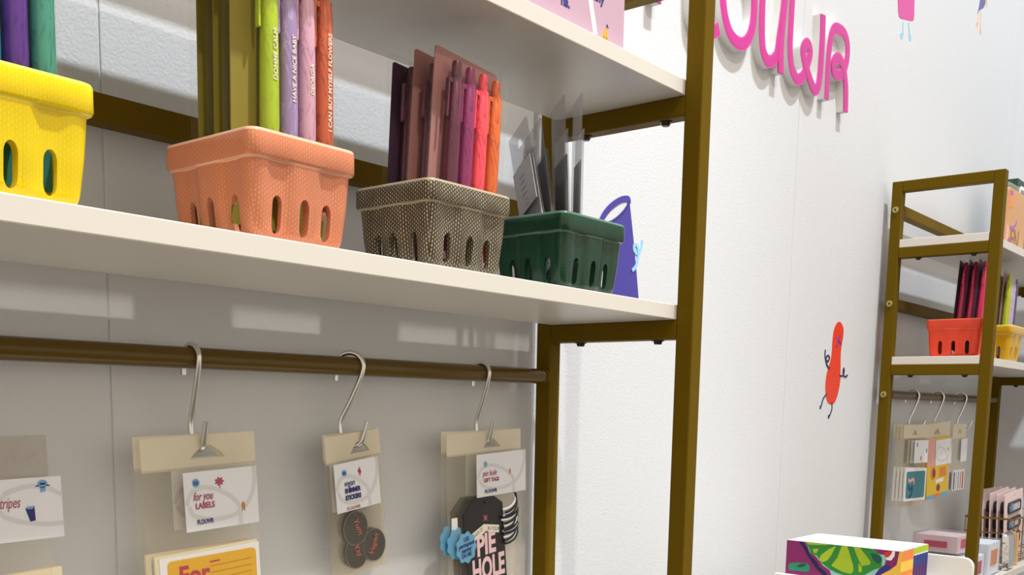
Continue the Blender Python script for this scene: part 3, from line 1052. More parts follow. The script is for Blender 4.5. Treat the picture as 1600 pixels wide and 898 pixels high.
# ------------------------------------------------------------------ far unit: hooks and packs
FH = 'metal S hooks on the far rail'
make_hook('leftmost metal S hook on the far unit rail, above the teal pads', 1.2050, rad(35), R=0.0130, span=0.036, group=FH)
make_hook('middle metal S hook on the far unit rail', 1.3630, rad(35), R=0.0130, span=0.036, group=FH)
make_hook('rightmost metal S hook on the far unit rail, beside the gold post', 1.5250, rad(35), R=0.0130, span=0.036, group=FH)
TEALPAD = mat('teal_label', (66, 134, 152), 0.55)
DTEAL = mat('dark_teal_print', (30, 74, 110), 0.6)
ORANGEP = mat('orange_print', (230, 140, 60), 0.6)
LEMON = mat('lemon_print', (232, 196, 60), 0.6)
MAUVEP = mat('mauve_print', (140, 60, 90), 0.6)
PINKP = mat('pale_pink_print', (232, 176, 170), 0.6)


def pack_teal(label, loc, rot, front):
    t = thing('label_pack', label, 'hanging pack', loc, rot, 'teal label packs on the far rail')
    bag_body(t, -0.0720, 0.0830, 0.0120, -0.0135, -0.1500, 0.0036)
    t.scale = (0.52, 1, 1)
    c = header_card(t, -0.0080, 0.0820, -0.0630, -0.0185, -0.0042)
    if front:
        for k, (x, z, kind) in enumerate(((0.008, -0.027, 'cup'), (0.072, -0.040, 'cup'), (0.036, -0.054, 'cup'))):
            doodle(c, kind, x, z, 0.0026, -0.0048)
    p = MB().plate([(-0.0610, -0.137), (0.0800, -0.137), (0.0810, -0.0740), (-0.0600, -0.0700)], -0.0046, -0.0010, PAPER).build('label_pad', t)
    MB().plate(rrect(-0.0510, 0.0720, -0.1320, -0.0790, 0.005), -0.0050, -0.0046, TEALPAD).build('teal_panel', p)
    if front:
        mb = MB()
        stroke(mb, spline([(-0.040, -0.093), (-0.030, -0.098), (-0.018, -0.096), (-0.004, -0.095), (0.000, -0.104)], 5), 0.006, -0.0054, -0.0050, PINKP)
        stroke(mb, spline([(-0.038, -0.105), (-0.024, -0.116), (-0.012, -0.108), (-0.012, -0.122), (-0.030, -0.130)], 5), 0.006, -0.0054, -0.0050, DTEAL)
        mb.build('script_print', p)
    return t


for k, lab in enumerate(('front teal label pack with white border on the far rail', 'teal label pack directly behind the front teal one',
                         'third teal label pack behind the front teal one', 'rearmost teal label pack, its edge showing furthest left')):
    pack_teal(lab, (1.1660 - 0.001 * k, -0.0330 + 0.0062 * k, -0.0985), (0, rad(-1 + 0.3 * k), rad(-14)), k == 0)


def pack_fruit(label, loc, rot, front):
    t = thing('sticker_pack', label, 'hanging pack', loc, rot, 'fruit print packs on the far rail')
    bag_body(t, -0.0600, 0.0680, 0.0150, -0.0180, -0.1450, 0.0036, header=HEADER)
    t.scale = (0.70, 1, 1)
    c = header_card(t, -0.0150, 0.0690, -0.0730, -0.0200, -0.0046)
    if front:
        loop_art(c, -0.015, -0.073, 0.084, 0.053, -0.0052)
        doodle(c, 'drop', 0.0500, -0.0420, 0.0026, -0.0052)
    p = MB().plate([(-0.0560, -0.141), (0.0560, -0.141), (0.0560, -0.0150), (-0.0560, -0.0150)], -0.0040, -0.0010, LEMON).build('print_card', t)
    if front:
        y = -0.0040
        mb = MB()
        mb.plate([(-0.0560, -0.073), (-0.0155, -0.073), (-0.0155, -0.0150), (-0.0560, -0.0150)], y - 0.0002, y, PINKP)
        mb.plate(circle(-0.025, -0.088, 0.013, 20, 0.014), y - 0.0003, y, ORANGEP)
        mb.plate(circle(-0.020, -0.088, 0.008, 20, 0.010), y - 0.0004, y, MAUVEP)
        mb.plate([(0.010, -0.078), (0.045, -0.078), (0.045, -0.098), (0.010, -0.098)], y - 0.0003, y, ORANGEP)
        mb.plate([(-0.010, -0.103), (0.030, -0.100), (0.030, -0.108), (-0.010, -0.110)], y - 0.0004, y, PAPER)
        mb.plate(circle(0.004, -0.120, 0.009, 18, 0.008), y - 0.0003, y, MAUVEP)
        mb.plate([(-0.056, -0.141), (0.056, -0.141), (0.056, -0.131), (-0.056, -0.134)], y - 0.0003, y, SKYBLUE)
        mb.plate([(0.0 + 0.02 * cos(a), -0.132 + 0.008 * sin(a)) for a in [pi + pi * i / 10 for i in range(11)]], y - 0.0005, y, ORANGEP)
        mb.build('fruit_print', p)
    return t


for k, lab in enumerate(('front bright fruit-print pack on the far unit middle hook', 'fruit-print pack directly behind the front fruit one',
                         'rearmost fruit-print pack on the far unit middle hook')):
    pack_fruit(lab, (1.3150 - 0.002 * k, -0.0290 + 0.0070 * k, -0.0985), (0, rad(-5), rad(-14)), k == 0)


def pack_pencil(label, loc, rot):
    t = thing('sticker_pack', label, 'hanging pack', loc, rot, 'striped card packs on the far rail')
    bag_body(t, -0.0550, 0.0500, 0.0120, -0.0180, -0.1360, 0.0036)
    t.scale = (0.62, 1, 1)
    header_card(t, 0.0020, 0.0500, -0.0700, -0.0200, -0.0046)
    p = MB().plate([(-0.0450, -0.132), (0.0450, -0.132), (0.0450, -0.0880), (-0.0450, -0.0880)], -0.0040, -0.0010, PAPER).build('striped_card', t)
    mb = MB()
    for k, m_ in enumerate((NAVY, PINKP, SKYBLUE, ORANGEP, MAUVEP)):
        mb.plate([(-0.040 + 0.017 * k, -0.130), (-0.032 + 0.017 * k, -0.130), (-0.032 + 0.017 * k, -0.092), (-0.040 + 0.017 * k, -0.092)], -0.0042, -0.0040, m_)
    mb.build('stripe_print', p)
    return t


for k, lab in enumerate(('front striped card pack on the far unit right hook', 'striped card pack behind the front one on the far unit right hook')):
    pack_pencil(lab, (1.4720 - 0.002 * k, -0.0290 + 0.0085 * k, -0.0985), (0, rad(-2), rad(-8)))

# ------------------------------------------------------------------ pink display sign on the upper shelf
PINKBOARD = mat('pink_board', (192, 160, 178), 0.5)
IVORY = mat('ivory_print', (240, 236, 226), 0.6)
sg = thing('display_sign', 'pink display board with navy words standing on the upper near shelf', 'sign', (-0.1900, -0.1650, Z3 + ST + 0.0008))
MB().box((-0.160, 0.0, 0.0), (0.0975, 0.0120, 0.150), PINKBOARD).build('pink_panel', sg, bevel=0.0008)
mb = MB()
stroke(mb, spline([(0.022, 0.150), (0.030, 0.090), (0.040, 0.055), (0.0445, 0.030), (0.050, 0.014), (0.0530, 0.0045)], 6), 0.0065, -0.0003, 0.0, IVORY)
mb.build('ivory_stripe', sg)
for s, x, z in (('fun-loving stationery. Made in', 0.0135, 0.0345), ('small batches for bringing any', 0.0640, 0.0345)):
    pass
text('lettering', 'ns.', 0.0115, NAVY, sg, (0.0155, -0.0001, 0.0150), align='RIGHT', bold=0.0005)
text('lettering', 'g any', 0.0115, NAVY, sg, (0.0650, -0.0001, 0.0325), align='RIGHT', bold=0.0005)
mb = MB()
mb.plate(spline([(0.0685, 0.0150), (0.0725, 0.0070), (0.0735, 0.0022), (0.0640, 0.0022), (0.0640, 0.0060), (0.0665, 0.0125)], 4, True), -0.0003, 0.0, mat('orange_doodle', (240, 164, 50), 0.6))
stroke(mb, [(0.0690, 0.0148), (0.0705, 0.0175), (0.0722, 0.0150)], 0.0010, -0.0004, 0.0, NAVY)
mb.plate(circle(0.0663, 0.0062, 0.0007, 8), -0.0005, -0.0003, NAVY)
mb.plate(circle(0.0700, 0.0060, 0.0007, 8), -0.0005, -0.0003, NAVY)
mb.build('pear_print', sg)

# ------------------------------------------------------------------ wall letters
SIGN = {
    'F': [[(0.2230, 0.566), (0.2267, 0.4269)], [(0.2230, 0.560), (0.290, 0.566)], [(0.2240, 0.505), (0.275, 0.512)]],
    'L': [[(0.3060, 0.575), (0.3074, 0.545), (0.3148, 0.4558), (0.3251, 0.4316), (0.3476, 0.4244), (0.3811, 0.4384)]],
    'O': [[(0.3905, 0.482), (0.3945, 0.4674), (0.4024, 0.4538), (0.4147, 0.4422), (0.4311, 0.4371), (0.4481, 0.4379), (0.4629, 0.4456), (0.4742, 0.4604), (0.4798, 0.4796),
           (0.4795, 0.5043), (0.4740, 0.5280), (0.4600, 0.5430), (0.4380, 0.5470), (0.4150, 0.5420), (0.3980, 0.5280), (0.3905, 0.5050), (0.3905, 0.482)]],
    'U': [[(0.5040, 0.5480), (0.5044, 0.5221), (0.5061, 0.4807), (0.5105, 0.4545), (0.5184, 0.4417), (0.5312, 0.4364), (0.545, 0.441), (0.5581, 0.4541), (0.5639, 0.4795), (0.5700, 0.5082), (0.5750, 0.5450)],
          [(0.5785, 0.5551), (0.5731, 0.5211), (0.5693, 0.4875), (0.5685, 0.459), (0.5716, 0.4291)]],
    'W': [[(0.6003, 0.5531), (0.5997, 0.5068), (0.6005, 0.4739), (0.6094, 0.4473), (0.6293, 0.4357), (0.6481, 0.4433), (0.6603, 0.46), (0.6708, 0.481), (0.6676, 0.4916), (0.6558, 0.493),
           (0.6456, 0.4836), (0.6505, 0.4689), (0.6671, 0.4525), (0.69, 0.436), (0.7044, 0.4405), (0.7107, 0.4608), (0.7123, 0.4917), (0.7122, 0.5266), (0.71, 0.5503)]],
    'R': [[(0.742, 0.4315), (0.7408, 0.4872), (0.7447, 0.5237), (0.7548, 0.5407), (0.773, 0.5469), (0.7993, 0.5456), (0.8133, 0.5324), (0.8135, 0.5105), (0.8016, 0.4891), (0.7835, 0.4786),
           (0.7654, 0.479), (0.7608, 0.4922), (0.7734, 0.5026), (0.7897, 0.502), (0.8033, 0.4908), (0.8151, 0.4666), (0.8196, 0.4293)]],
}
PINK = mat('magenta_acrylic', (198, 26, 140), 0.35)
PINKRIM = mat('bright_pink_acrylic', (214, 62, 160), 0.35)
SIDE = mat('white_letter_side', (226, 226, 226), 0.45)
LETTER_LABEL = {
    'F': 'large pink-faced letter F at the top of the wall, mostly above the photo',
    'L': 'large pink-faced letter L half hidden behind the gold post',
    'O': 'large pink-faced round letter O directly right of the gold post',
    'U': 'large pink-faced letter U between the O and the looped W',
    'W': 'large pink-faced looped letter W, second from the right of the wall lettering',
    'R': 'large pink-faced curly letter R ending the wall lettering'}
for ch, paths in SIGN.items():
    cx = sum(p[0] for p in paths[0]) / len(paths[0])
    t = thing('sign_letter', LETTER_LABEL[ch], 'sign letter', (cx, WALLY, 0.43), group='pink wall lettering')
    mb, mf = MB(), MB()
    for path in paths:
        closed = path[0] == path[-1]
        q = [(x - cx, z - 0.43) for x, z in path]
        sp = spline(q[:-1], 8, True) + [q[0]] if closed else spline(q, 8)
        stroke(mb, sp, 0.0178, -0.0118, 0.0, SIDE)
        lift = 0.0004 * len(mf.f) / 400
        stroke(mf, sp, 0.0176, -0.0124 - lift, -0.0117, PINKRIM, ramp=0.0012)
        stroke(mf, sp, 0.0130, -0.0127 - lift, -0.0117, PINK, ramp=0.0012)
    mb.build('letter_can', t, smooth=35)
    mf.build('pink_face', t, smooth=35)

# ------------------------------------------------------------------ wall stickers
yS = WALLY


def sticker(label, loc, shapes, strokes):
    t = thing('wall_sticker', label, 'wall sticker', loc)
    for name, polys in shapes:
        mb = MB()
        for pts, m_, lv in polys:
            mb.plate([(x - loc[0], z - loc[2]) for x, z in pts], -0.0004 - 0.00012 * lv, 0.0, m_)
        mb.build(name, t)
    for name, ls in strokes:
        mb = MB()
        for pts, wd, m_, lv in ls:
            stroke(mb, [(x - loc[0], z - loc[2]) for x, z in spline(pts, 5)], wd, -0.0005 - 0.00012 * lv, 0.0, m_, ramp=0.0005)
        mb.build(name, t)
    return t


RED = mat('red_vinyl', (222, 58, 28), 0.5)
INK = mat('indigo_vinyl', (40, 42, 84), 0.5)
VIOLET = mat('violet_vinyl', (84, 56, 160), 0.5)
PURP = mat('purple_vinyl', (66, 56, 150), 0.5)
DPURP = mat('deep_purple_vinyl', (54, 44, 128), 0.5)
PALEB = mat('pale_blue_vinyl', (146, 202, 232), 0.5)
HOTP = mat('hot_pink_vinyl', (208, 74, 154), 0.5)
SLATE = mat('slate_blue_vinyl', (92, 96, 150), 0.5)
PEACHV = mat('peach_vinyl', (226, 180, 136), 0.5)
NUT = [(0.8761, 0.0928), (0.8882, 0.0897), (0.897, 0.0814), (0.8974, 0.068), (0.8926, 0.0498), (0.8916, 0.0341), (0.8951, 0.0073), (0.8962, -0.0107), (0.8894, -0.0312), (0.8774, -0.0472),
       (0.862, -0.0514), (0.8461, -0.0476), (0.8362, -0.0366), (0.8319, -0.0191), (0.8338, -0.0014), (0.8402, 0.012), (0.849, 0.0277), (0.8512, 0.0432), (0.8514, 0.0608), (0.8547, 0.0764), (0.8637, 0.0879)]
sticker('red peanut-shaped wall sticker with navy limbs and a small face', (0.866, yS, 0.02),
        [('body_print', [(spline(NUT, 4, True), RED, 0)]), ('feet_print', [(circle(0.8159, -0.0567, 0.0034, 12), INK, 0), (circle(0.8544, -0.0727, 0.0038, 12), INK, 0)])],
        [('limb_print', [([(0.8231, 0.0418), (0.8221, 0.0331), (0.8275, 0.0224), (0.8342, 0.015), (0.8449, 0.0104)], 0.0034, INK, 2),
                         ([(0.836, 0.0217), (0.8269, 0.0267), (0.8344, 0.0325), (0.8422, 0.0285), (0.836, 0.0217)], 0.0030, INK, 2),
                         ([(0.8904, 0.0), (0.9004, -0.0004), (0.9079, 0.001), (0.9115, 0.0079), (0.9089, 0.0135), (0.9061, 0.0088), (0.909, 0.001), (0.92, -0.0009), (0.9274, 0.0021)], 0.0030, INK, 2),
                         ([(0.8411, -0.0326), (0.8258, -0.0412), (0.8183, -0.0545)], 0.0026, INK, 2), ([(0.8629, -0.0462), (0.8659, -0.0585), (0.8569, -0.0709)], 0.0026, INK, 2)]),
         ('face_print', [([(0.8826, 0.0693), (0.8781, 0.0613), (0.8877, 0.0552)], 0.0030, VIOLET, 2), ([(0.8752, 0.0611), (0.8723, 0.0543), (0.8685, 0.049)], 0.0030, VIOLET, 2),
                         ([(0.8650, 0.0650), (0.8675, 0.0640)], 0.0036, VIOLET, 2)])])
CUP = [(0.1995, 0.1877), (0.2052, 0.1667), (0.211, 0.1442), (0.2198, 0.1076), (0.227, 0.0742), (0.2296, 0.0561), (0.1482, 0.0574), (0.1466, 0.0877), (0.1455, 0.1339), (0.1400, 0.1560), (0.1674, 0.1635), (0.1864, 0.1762)]
RIMC = [(0.1978, 0.1878), (0.1955, 0.1921), (0.18, 0.1888), (0.161, 0.1791), (0.1465, 0.1679), (0.1376, 0.157)]
sticker('purple cup wall sticker with pale blue curled arm, behind the dark green basket', (0.19, yS, 0.12),
        [('body_print', [(CUP, PURP, 0)])],
        [('rim_print', [(RIMC, 0.0075, PURP, 1), ([(0.1376, 0.157), (0.1432, 0.1533), (0.1674, 0.1635), (0.1864, 0.1762), (0.1978, 0.1878)], 0.0030, DPURP, 2)]),
         ('arm_print', [([(0.2307, 0.1475), (0.2289, 0.1386), (0.2228, 0.1308), (0.2169, 0.1301), (0.2116, 0.1334), (0.2119, 0.1381), (0.2162, 0.1402), (0.2209, 0.1361), (0.2221, 0.1268), (0.217, 0.1136), (0.2088, 0.1077)],
                         0.0042, PALEB, 3)])])
sticker('pink wall sticker with two pale blue legs at the top of the wall', (1.10, yS, 0.66),
        [('body_print', [([(1.0493, 0.7323), (1.057, 0.6772), (1.0624, 0.6592), (1.0686, 0.6511), (1.0787, 0.6514), (1.1338, 0.6626), (1.1438, 0.6662), (1.1464, 0.6724), (1.1346, 0.7587)], HOTP, 0)]),
         ('feet_print', [(circle(1.0875, 0.6239, 0.0072, 14, 0.0052), PALEB, 0), (circle(1.1326, 0.6327, 0.0068, 14, 0.0058), PALEB, 0)])],
        [('leg_print', [([(1.0911, 0.6483), (1.094, 0.6269)], 0.0034, PALEB, 0), ([(1.1191, 0.6561), (1.1289, 0.634)], 0.0034, PALEB, 0)])])
sticker('slate blue pointed wall sticker with thin peach legs, top right corner', (1.55, yS, 0.80),
        [('body_print', [([(1.5335, 0.8532), (1.5394, 0.8194), (1.5343, 0.8018), (1.5273, 0.7864), (1.5388, 0.7978), (1.5683, 0.8117), (1.5785, 0.8237), (1.5788, 0.8419), (1.5767, 0.8665)], SLATE, 0)]),
         ('feet_print', [(circle(1.529, 0.7658, 0.0050, 12), PEACHV, 0), (circle(1.5591, 0.7599, 0.0054, 12), PEACHV, 0), (circle(1.588, 0.8240, 0.0045, 12, 0.006), PEACHV, 0)])],
        [('leg_print', [([(1.5368, 0.7927), (1.5345, 0.7697)], 0.0030, PEACHV, 0), ([(1.5515, 0.7996), (1.5552, 0.7619)], 0.0030, PEACHV, 0), ([(1.5837, 0.8415), (1.588, 0.8265)], 0.0030, PEACHV, 0)])])

# ------------------------------------------------------------------ booklets in a white holder on a table between the units
TOPZ = -0.2329
HB = -0.2795
tb = thing('display_table', 'white display table below the colourful booklets', 'table', (0.43, -0.215, FLOORZ))
MB().box((-0.13, -0.13, HB - 0.0765 - FLOORZ), (0.12, 0.16, HB - 0.0555 - FLOORZ), LAM).build('table_top', tb, bevel=0.001)
for sx in (-0.11, 0.10):
    for sy in (-0.11, 0.14):
        MB().box((sx - 0.01, sy - 0.01, 0), (sx + 0.01, sy + 0.01, HB - 0.0765 - FLOORZ), WHITE).build('leg', tb, bevel=0.001)
hd = thing('booklet_holder', 'white plastic holder with rounded back panel behind the colourful booklets', 'holder', (0.43, -0.21, HB - 0.0055))
MB().box((-0.062, -0.095, -0.05), (0.066, 0.078, 0.0055), WHITE).build('tray', hd, bevel=0.0012)
mb = MB()
outl = [(-0.1330, 0.0)] + [(-0.1330 + 0.012 - 0.012 * cos(rad(a)), 0.0263 + 0.012 * sin(rad(a))) for a in range(0, 91, 15)] + [(0.060, 0.0400), (0.060, 0.0)]
mb.plate(outl, 0.052, 0.058, WHITE, axis='x')
mb.build('back_panel', hd, bevel=0.0012)
MB().box((-0.066, -0.095, -0.05), (-0.060, 0.085, 0.0082), WHITE).build('front_lip', hd, bevel=0.001)
C_PUR = mat('magenta_purple_print', (136, 30, 104), 0.4)
C_NAVY = mat('navy_ink_print', (24, 22, 78), 0.4)
C_PALE = mat('pale_teal_print', (152, 204, 204), 0.4)
C_GRN = mat('leaf_green_print', (44, 136, 50), 0.4)
C_DGRN = mat('pine_green_print', (14, 84, 74), 0.4)
C_LIME = mat('lime_print', (166, 194, 34), 0.4, var=0.12)
C_TEAL = mat('sea_green_print', (40, 146, 108), 0.4)
C_RED = mat('red_print', (206, 54, 40), 0.4)
C_YEL = mat('warm_yellow_print', (240, 196, 74), 0.4)
C_ORA = mat('tangerine_print', (232, 136, 62), 0.4)
C_BLUE = mat('cobalt_print', (34, 50, 134), 0.4)
C_VIO = mat('dark_violet_print', (72, 30, 96), 0.4)
ART = [
    ('pale_band', C_PALE, 1, [(-0.157, -0.2331), (-0.1605, -0.2331), (-0.1647, -0.2381), (-0.1683, -0.2466), (-0.1762, -0.2502), (-0.1811, -0.2556), (-0.1875, -0.2622), (-0.1961, -0.2664), (-0.1987, -0.2725), (-0.2100, -0.2785),
                              (-0.2300, -0.2785), (-0.2400, -0.2745), (-0.2552, -0.2657), (-0.2597, -0.2576), (-0.2663, -0.2518), (-0.2679, -0.2446), (-0.2655, -0.2392), (-0.2599, -0.2391), (-0.25, -0.2331)]),
    ('navy_band', C_NAVY, 2, [(-0.1528, -0.2331), (-0.157, -0.2331), (-0.1641, -0.2411), (-0.1685, -0.2496), (-0.1781, -0.2574), (-0.1824, -0.2643), (-0.1902, -0.2689), (-0.1990, -0.2785), (-0.1900, -0.2760), (-0.1795, -0.2676),
                              (-0.1721, -0.2595), (-0.1646, -0.25), (-0.1604, -0.243), (-0.1545, -0.2361)]),
    ('green_slice', C_GRN, 3, [(-0.1605, -0.2331), (-0.1655, -0.238), (-0.1699, -0.2479), (-0.1784, -0.2492), (-0.1827, -0.2569), (-0.1929, -0.2631), (-0.1983, -0.2662), (-0.206, -0.2689), (-0.2172, -0.2713), (-0.2350, -0.2725),
                               (-0.2425, -0.2673), (-0.2527, -0.2598), (-0.263, -0.2551), (-0.263, -0.2437), (-0.2599, -0.2398), (-0.2546, -0.235), (-0.2474, -0.2331)]),
    ('lime_segment', C_LIME, 4, [(-0.1613, -0.2334), (-0.1933, -0.2334), (-0.1889, -0.2345), (-0.1661, -0.2361)]),
    ('lime_segment', C_LIME, 4, [(-0.1718, -0.2411), (-0.1801, -0.2402), (-0.1774, -0.246), (-0.1736, -0.2464)]),
    ('lime_segment', C_LIME, 4, [(-0.2031, -0.2338), (-0.1972, -0.2472), (-0.1923, -0.2543), (-0.1857, -0.2573), (-0.181, -0.2541), (-0.1836, -0.2479), (-0.193, -0.2396)]),
    ('lime_segment', C_LIME, 4, [(-0.2104, -0.2333), (-0.2178, -0.2333), (-0.2266, -0.2563), (-0.2277, -0.2635), (-0.2244, -0.2682), (-0.2132, -0.2666), (-0.198, -0.2603), (-0.2055, -0.2492)]),
    ('lime_segment', C_LIME, 4, [(-0.2258, -0.2333), (-0.2345, -0.2335), (-0.2484, -0.2489), (-0.2487, -0.2531), (-0.2382, -0.2565), (-0.2325, -0.247)]),
    ('lime_segment', C_LIME, 4, [(-0.2336, -0.2527), (-0.2383, -0.2579), (-0.238, -0.2644), (-0.2343, -0.2641)]),
    ('green_leaf', C_TEAL, 1, [(-0.139, -0.2663), (-0.142, -0.2633), (-0.1521, -0.2614), (-0.1661, -0.261), (-0.169, -0.2651), (-0.1689, -0.2703), (-0.1644, -0.2723), (-0.1512, -0.2724), (-0.1409, -0.2728)]),
    ('green_leaf', C_DGRN, 2, [(-0.1509, -0.2672), (-0.1561, -0.2628), (-0.1645, -0.2615), (-0.1624, -0.2651), (-0.1556, -0.2674)]),
    ('pine_segment', C_DGRN, 4, [(-0.2478, -0.2389), (-0.2549, -0.2389), (-0.2614, -0.2417), (-0.2629, -0.2473), (-0.2592, -0.2512), (-0.2526, -0.2477)]),
    ('red_fruit', C_RED, 4, [(-0.2646, -0.2357), (-0.2748, -0.2333), (-0.2744, -0.2368), (-0.2706, -0.2418), (-0.2663, -0.2405)]),
    ('white_ring', PAPER, 3, [(-0.2748, -0.2333), (-0.2783, -0.2333), (-0.278, -0.2392), (-0.2743, -0.2453), (-0.2687, -0.2452), (-0.2671, -0.2418), (-0.2706, -0.2418), (-0.2744, -0.2368)]),
    ('yellow_field', C_YEL, 4, [(-0.2838, -0.2333), (-0.2868, -0.2333), (-0.2868, -0.2785), (-0.2400, -0.2785), (-0.2550, -0.2680), (-0.2623, -0.2649), (-0.2737, -0.2574), (-0.2815, -0.2501), (-0.2827, -0.2416)]),
    ('navy_patch', C_BLUE, 3, [(-0.2677, -0.251), (-0.2748, -0.253), (-0.2703, -0.2585), (-0.2622, -0.2637), (-0.2552, -0.2657), (-0.2604, -0.2582)]),
]
BL = ('frontmost lime-slice booklet, its painted cover facing the camera', 'second booklet from the front, orange edge', 'third booklet from the front, orange edge',
      'fourth booklet from the front, the last with an orange edge', 'fifth booklet from the front, the first with a blue and green edge', 'sixth booklet from the front, blue and green edge',
      'seventh booklet from the front, blue and green edge', 'second to last booklet in the white holder, blue and green edge', 'rearmost booklet in the white holder, against its back panel')
for k in range(9):
    bx = 0.3750 + 0.0113 * k
    b = thing('booklet', BL[k], 'booklet', (bx, 0, HB), group='colourful booklets in the white holder')
    zt = TOPZ - HB
    MB().box((0.0008, -0.2855, 0.0), (0.0100, -0.1362, zt + 0.0002), PAPER).build('page_block', b)
    mb = MB().box((0.0, -0.2868, 0.0), (0.0008, -0.1355, zt), C_PUR)
    cv_ = mb.build('cover', b)
    if k == 0:
        for nm, m_, lv, pts in ART:
            MB().plate([(y, z - HB) for y, z in pts], -0.00012 * lv, 0.0, m_, axis='x').build(nm, cv_)
    # painted wrap-round spine, scalloped by the rounded fold
    n = 6
    prof = [(-0.2868 - 0.0016 * sin(pi * i / n), 0.0104 * i / n) for i in range(n + 1)]
    segs = [(0.0, 0.30, C_YEL), (0.30, 0.45, C_ORA), (0.45, 0.72, C_YEL), (0.72, 1.0, C_ORA)] if k < 4 else [(0.0, 0.5, C_VIO), (0.5, 0.80, C_BLUE), (0.80, 0.83, PAPER), (0.83, 1.0, C_LIME)]
    mb = MB()
    for a, z_, m_ in segs:
        vs = [(x, y, zz * zt) for zz in (a, z_) for y, x in prof]
        vs += [(x, y + 0.0013, zz * zt) for zz in (a, z_) for y, x in prof]
        q = n + 1
        fs = [(i, i + 1, q + i + 1, q + i) for i in range(n)] + [(2 * q + i, 3 * q + i, 3 * q + i + 1, 2 * q + i + 1) for i in range(n)]
        fs += [(i, 2 * q + i, 2 * q + i + 1, i + 1) for i in range(n)] + [(q + i, q + i + 1, 3 * q + i + 1, 3 * q + i) for i in range(n)]
        fs += [(0, q, 3 * q, 2 * q), (n, 2 * q + n, 3 * q + n, q + n)]
        mb.add(vs, fs, m_)
    mb.build('spine', b, smooth=40)

# ------------------------------------------------------------------ far unit, top shelf: clear bag with kraft print, green boxed game
KRAFT = mat('kraft_paper', (206, 158, 110), 0.7)
BROWN = mat('brown_print', (140, 92, 40), 0.6)
LILAC = mat('lilac_print', (166, 84, 176), 0.6)
kb = thing('gift_bag', 'clear bag with kraft print on the top shelf of the far unit', 'bag', (1.325, -0.142, Z3 + ST + 0.0008), (0, 0, 0))
pouch(kb, 0.150, 0.128, 0.030, BAGFILM, 'bag', 0.012)
kc = MB().plate(rrect(-0.068, 0.066, 0.004, 0.114, 0.006), -0.006, 0.004, KRAFT).build('kraft_sheet', kb)
mb = MB()
mb.plate([(-0.064, 0.076), (-0.030, 0.080), (-0.030, 0.108), (-0.064, 0.104)], -0.0064, -0.006, C_ORA)
mb.plate([(-0.060, 0.100), (-0.040, 0.102), (-0.040, 0.110), (-0.060, 0.108)], -0.0068, -0.006, LILAC)
stroke(mb, spline([(-0.045, 0.042), (-0.028, 0.042), (-0.008, 0.050), (0.002, 0.060)], 5), 0.006, -0.0066, -0.006, LILAC)
mb.plate([(-0.066, 0.012), (-0.052, 0.014), (-0.050, 0.040), (-0.066, 0.048)], -0.0064, -0.006, PINKP)
stroke(mb, spline([(-0.056, 0.014), (-0.044, 0.020), (-0.040, 0.012)], 5), 0.006, -0.0066, -0.006, LILAC)
mb.build('coloured_print', kc)
text('lettering', 'EN', 0.056, BROWN, kc, (-0.038, -0.0064, 0.004), bold=0.001, sx=0.9)
GREENBOX = mat('bottle_green_box', (22, 66, 52), 0.45)
gb = thing('game_box', 'dark green box with white rounded frame behind and right of the kraft print bag', 'box', (1.640, -0.070, Z3 + ST + 0.0008))
MB().box((-0.065, -0.012, 0.0), (0.090, 0.012, 0.192), GREENBOX).build('box_body', gb, bevel=0.001)
MB().plate(rrect(-0.050, 0.078, 0.030, 0.180, 0.014), -0.0126, -0.012, PAPER, holes=[rrect(-0.043, 0.071, 0.037, 0.173, 0.010)]).build('white_frame_print', gb)

# ------------------------------------------------------------------ far unit, bottom shelf: wire basket of pink key-ring cards, boxes, sticks
SH1 = Z1 + ST
wb = thing('wire_basket', 'brass wire basket holding the pink key ring cards', 'basket', (1.636, -0.098, SH1))
WIRE = mat('brass_wire', (150, 116, 60), 0.35, metal=0.7)
mb = MB()
for z in (0.004, 0.035, 0.066, 0.098):
    mb.tube([(-0.155, -0.055, z), (0.155, -0.055, z), (0.155, 0.045, z), (-0.155, 0.045, z), (-0.155, -0.055, z)], 0.0016 if z < 0.09 else 0.0022, WIRE, 8)
for i in range(9):
    x = -0.155 + 0.03875 * i
    mb.tube([(x, -0.055, 0.098), (x, -0.055, 0.002), (x, 0.045, 0.002), (x, 0.045, 0.098)], 0.0013, WIRE, 8)
mb.build('wire_frame', wb, smooth=50)
PINKC = mat('pale_pink_card', (232, 208, 208), 0.55)
CHAR = mat('charcoal_enamel', (34, 38, 44), 0.35)


def keyring_card(label, loc, rot, wd=0.150, ht=0.143):
    t = thing('key_ring_card', label, 'key ring card', loc, rot, 'pink key ring cards in the wire basket')
    MB().plate(rrect(-wd / 2, wd / 2, 0, ht, 0.003), -0.001, 0.001, PINKC, holes=[circle(0, ht - 0.010, 0.004, 12)]).build('card', t)
    for i in range(3):
        for j in range(1):
            z = ht - 0.034 - 0.036 * i
            k = MB().plate(rrect(-0.054, 0.050, z - 0.013, z + 0.013, 0.009), -0.0045, -0.001, CHAR, holes=[rrect(-0.048, 0.044, z - 0.0078, z + 0.0078, 0.006)])
            k.plate(rrect(-0.048, 0.044, z - 0.0078, z + 0.0078, 0.006), -0.0035, -0.001, mat('blush_enamel', (204, 190, 194), 0.35))
            o = k.build('key_ring', t)
            bl = [(-0.030 + 0.011 * (1 + 0.2 * cos(8 * a)) * cos(a), z + 0.0085 * (1 + 0.2 * cos(8 * a)) * sin(a)) for a in [2 * pi * q / 48 for q in range(48)]]
            MB().plate(bl, -0.0056, -0.0045, mat('blue_bloom_enamel', (96, 150, 186), 0.35)).build('blue_bloom', o)
    return t


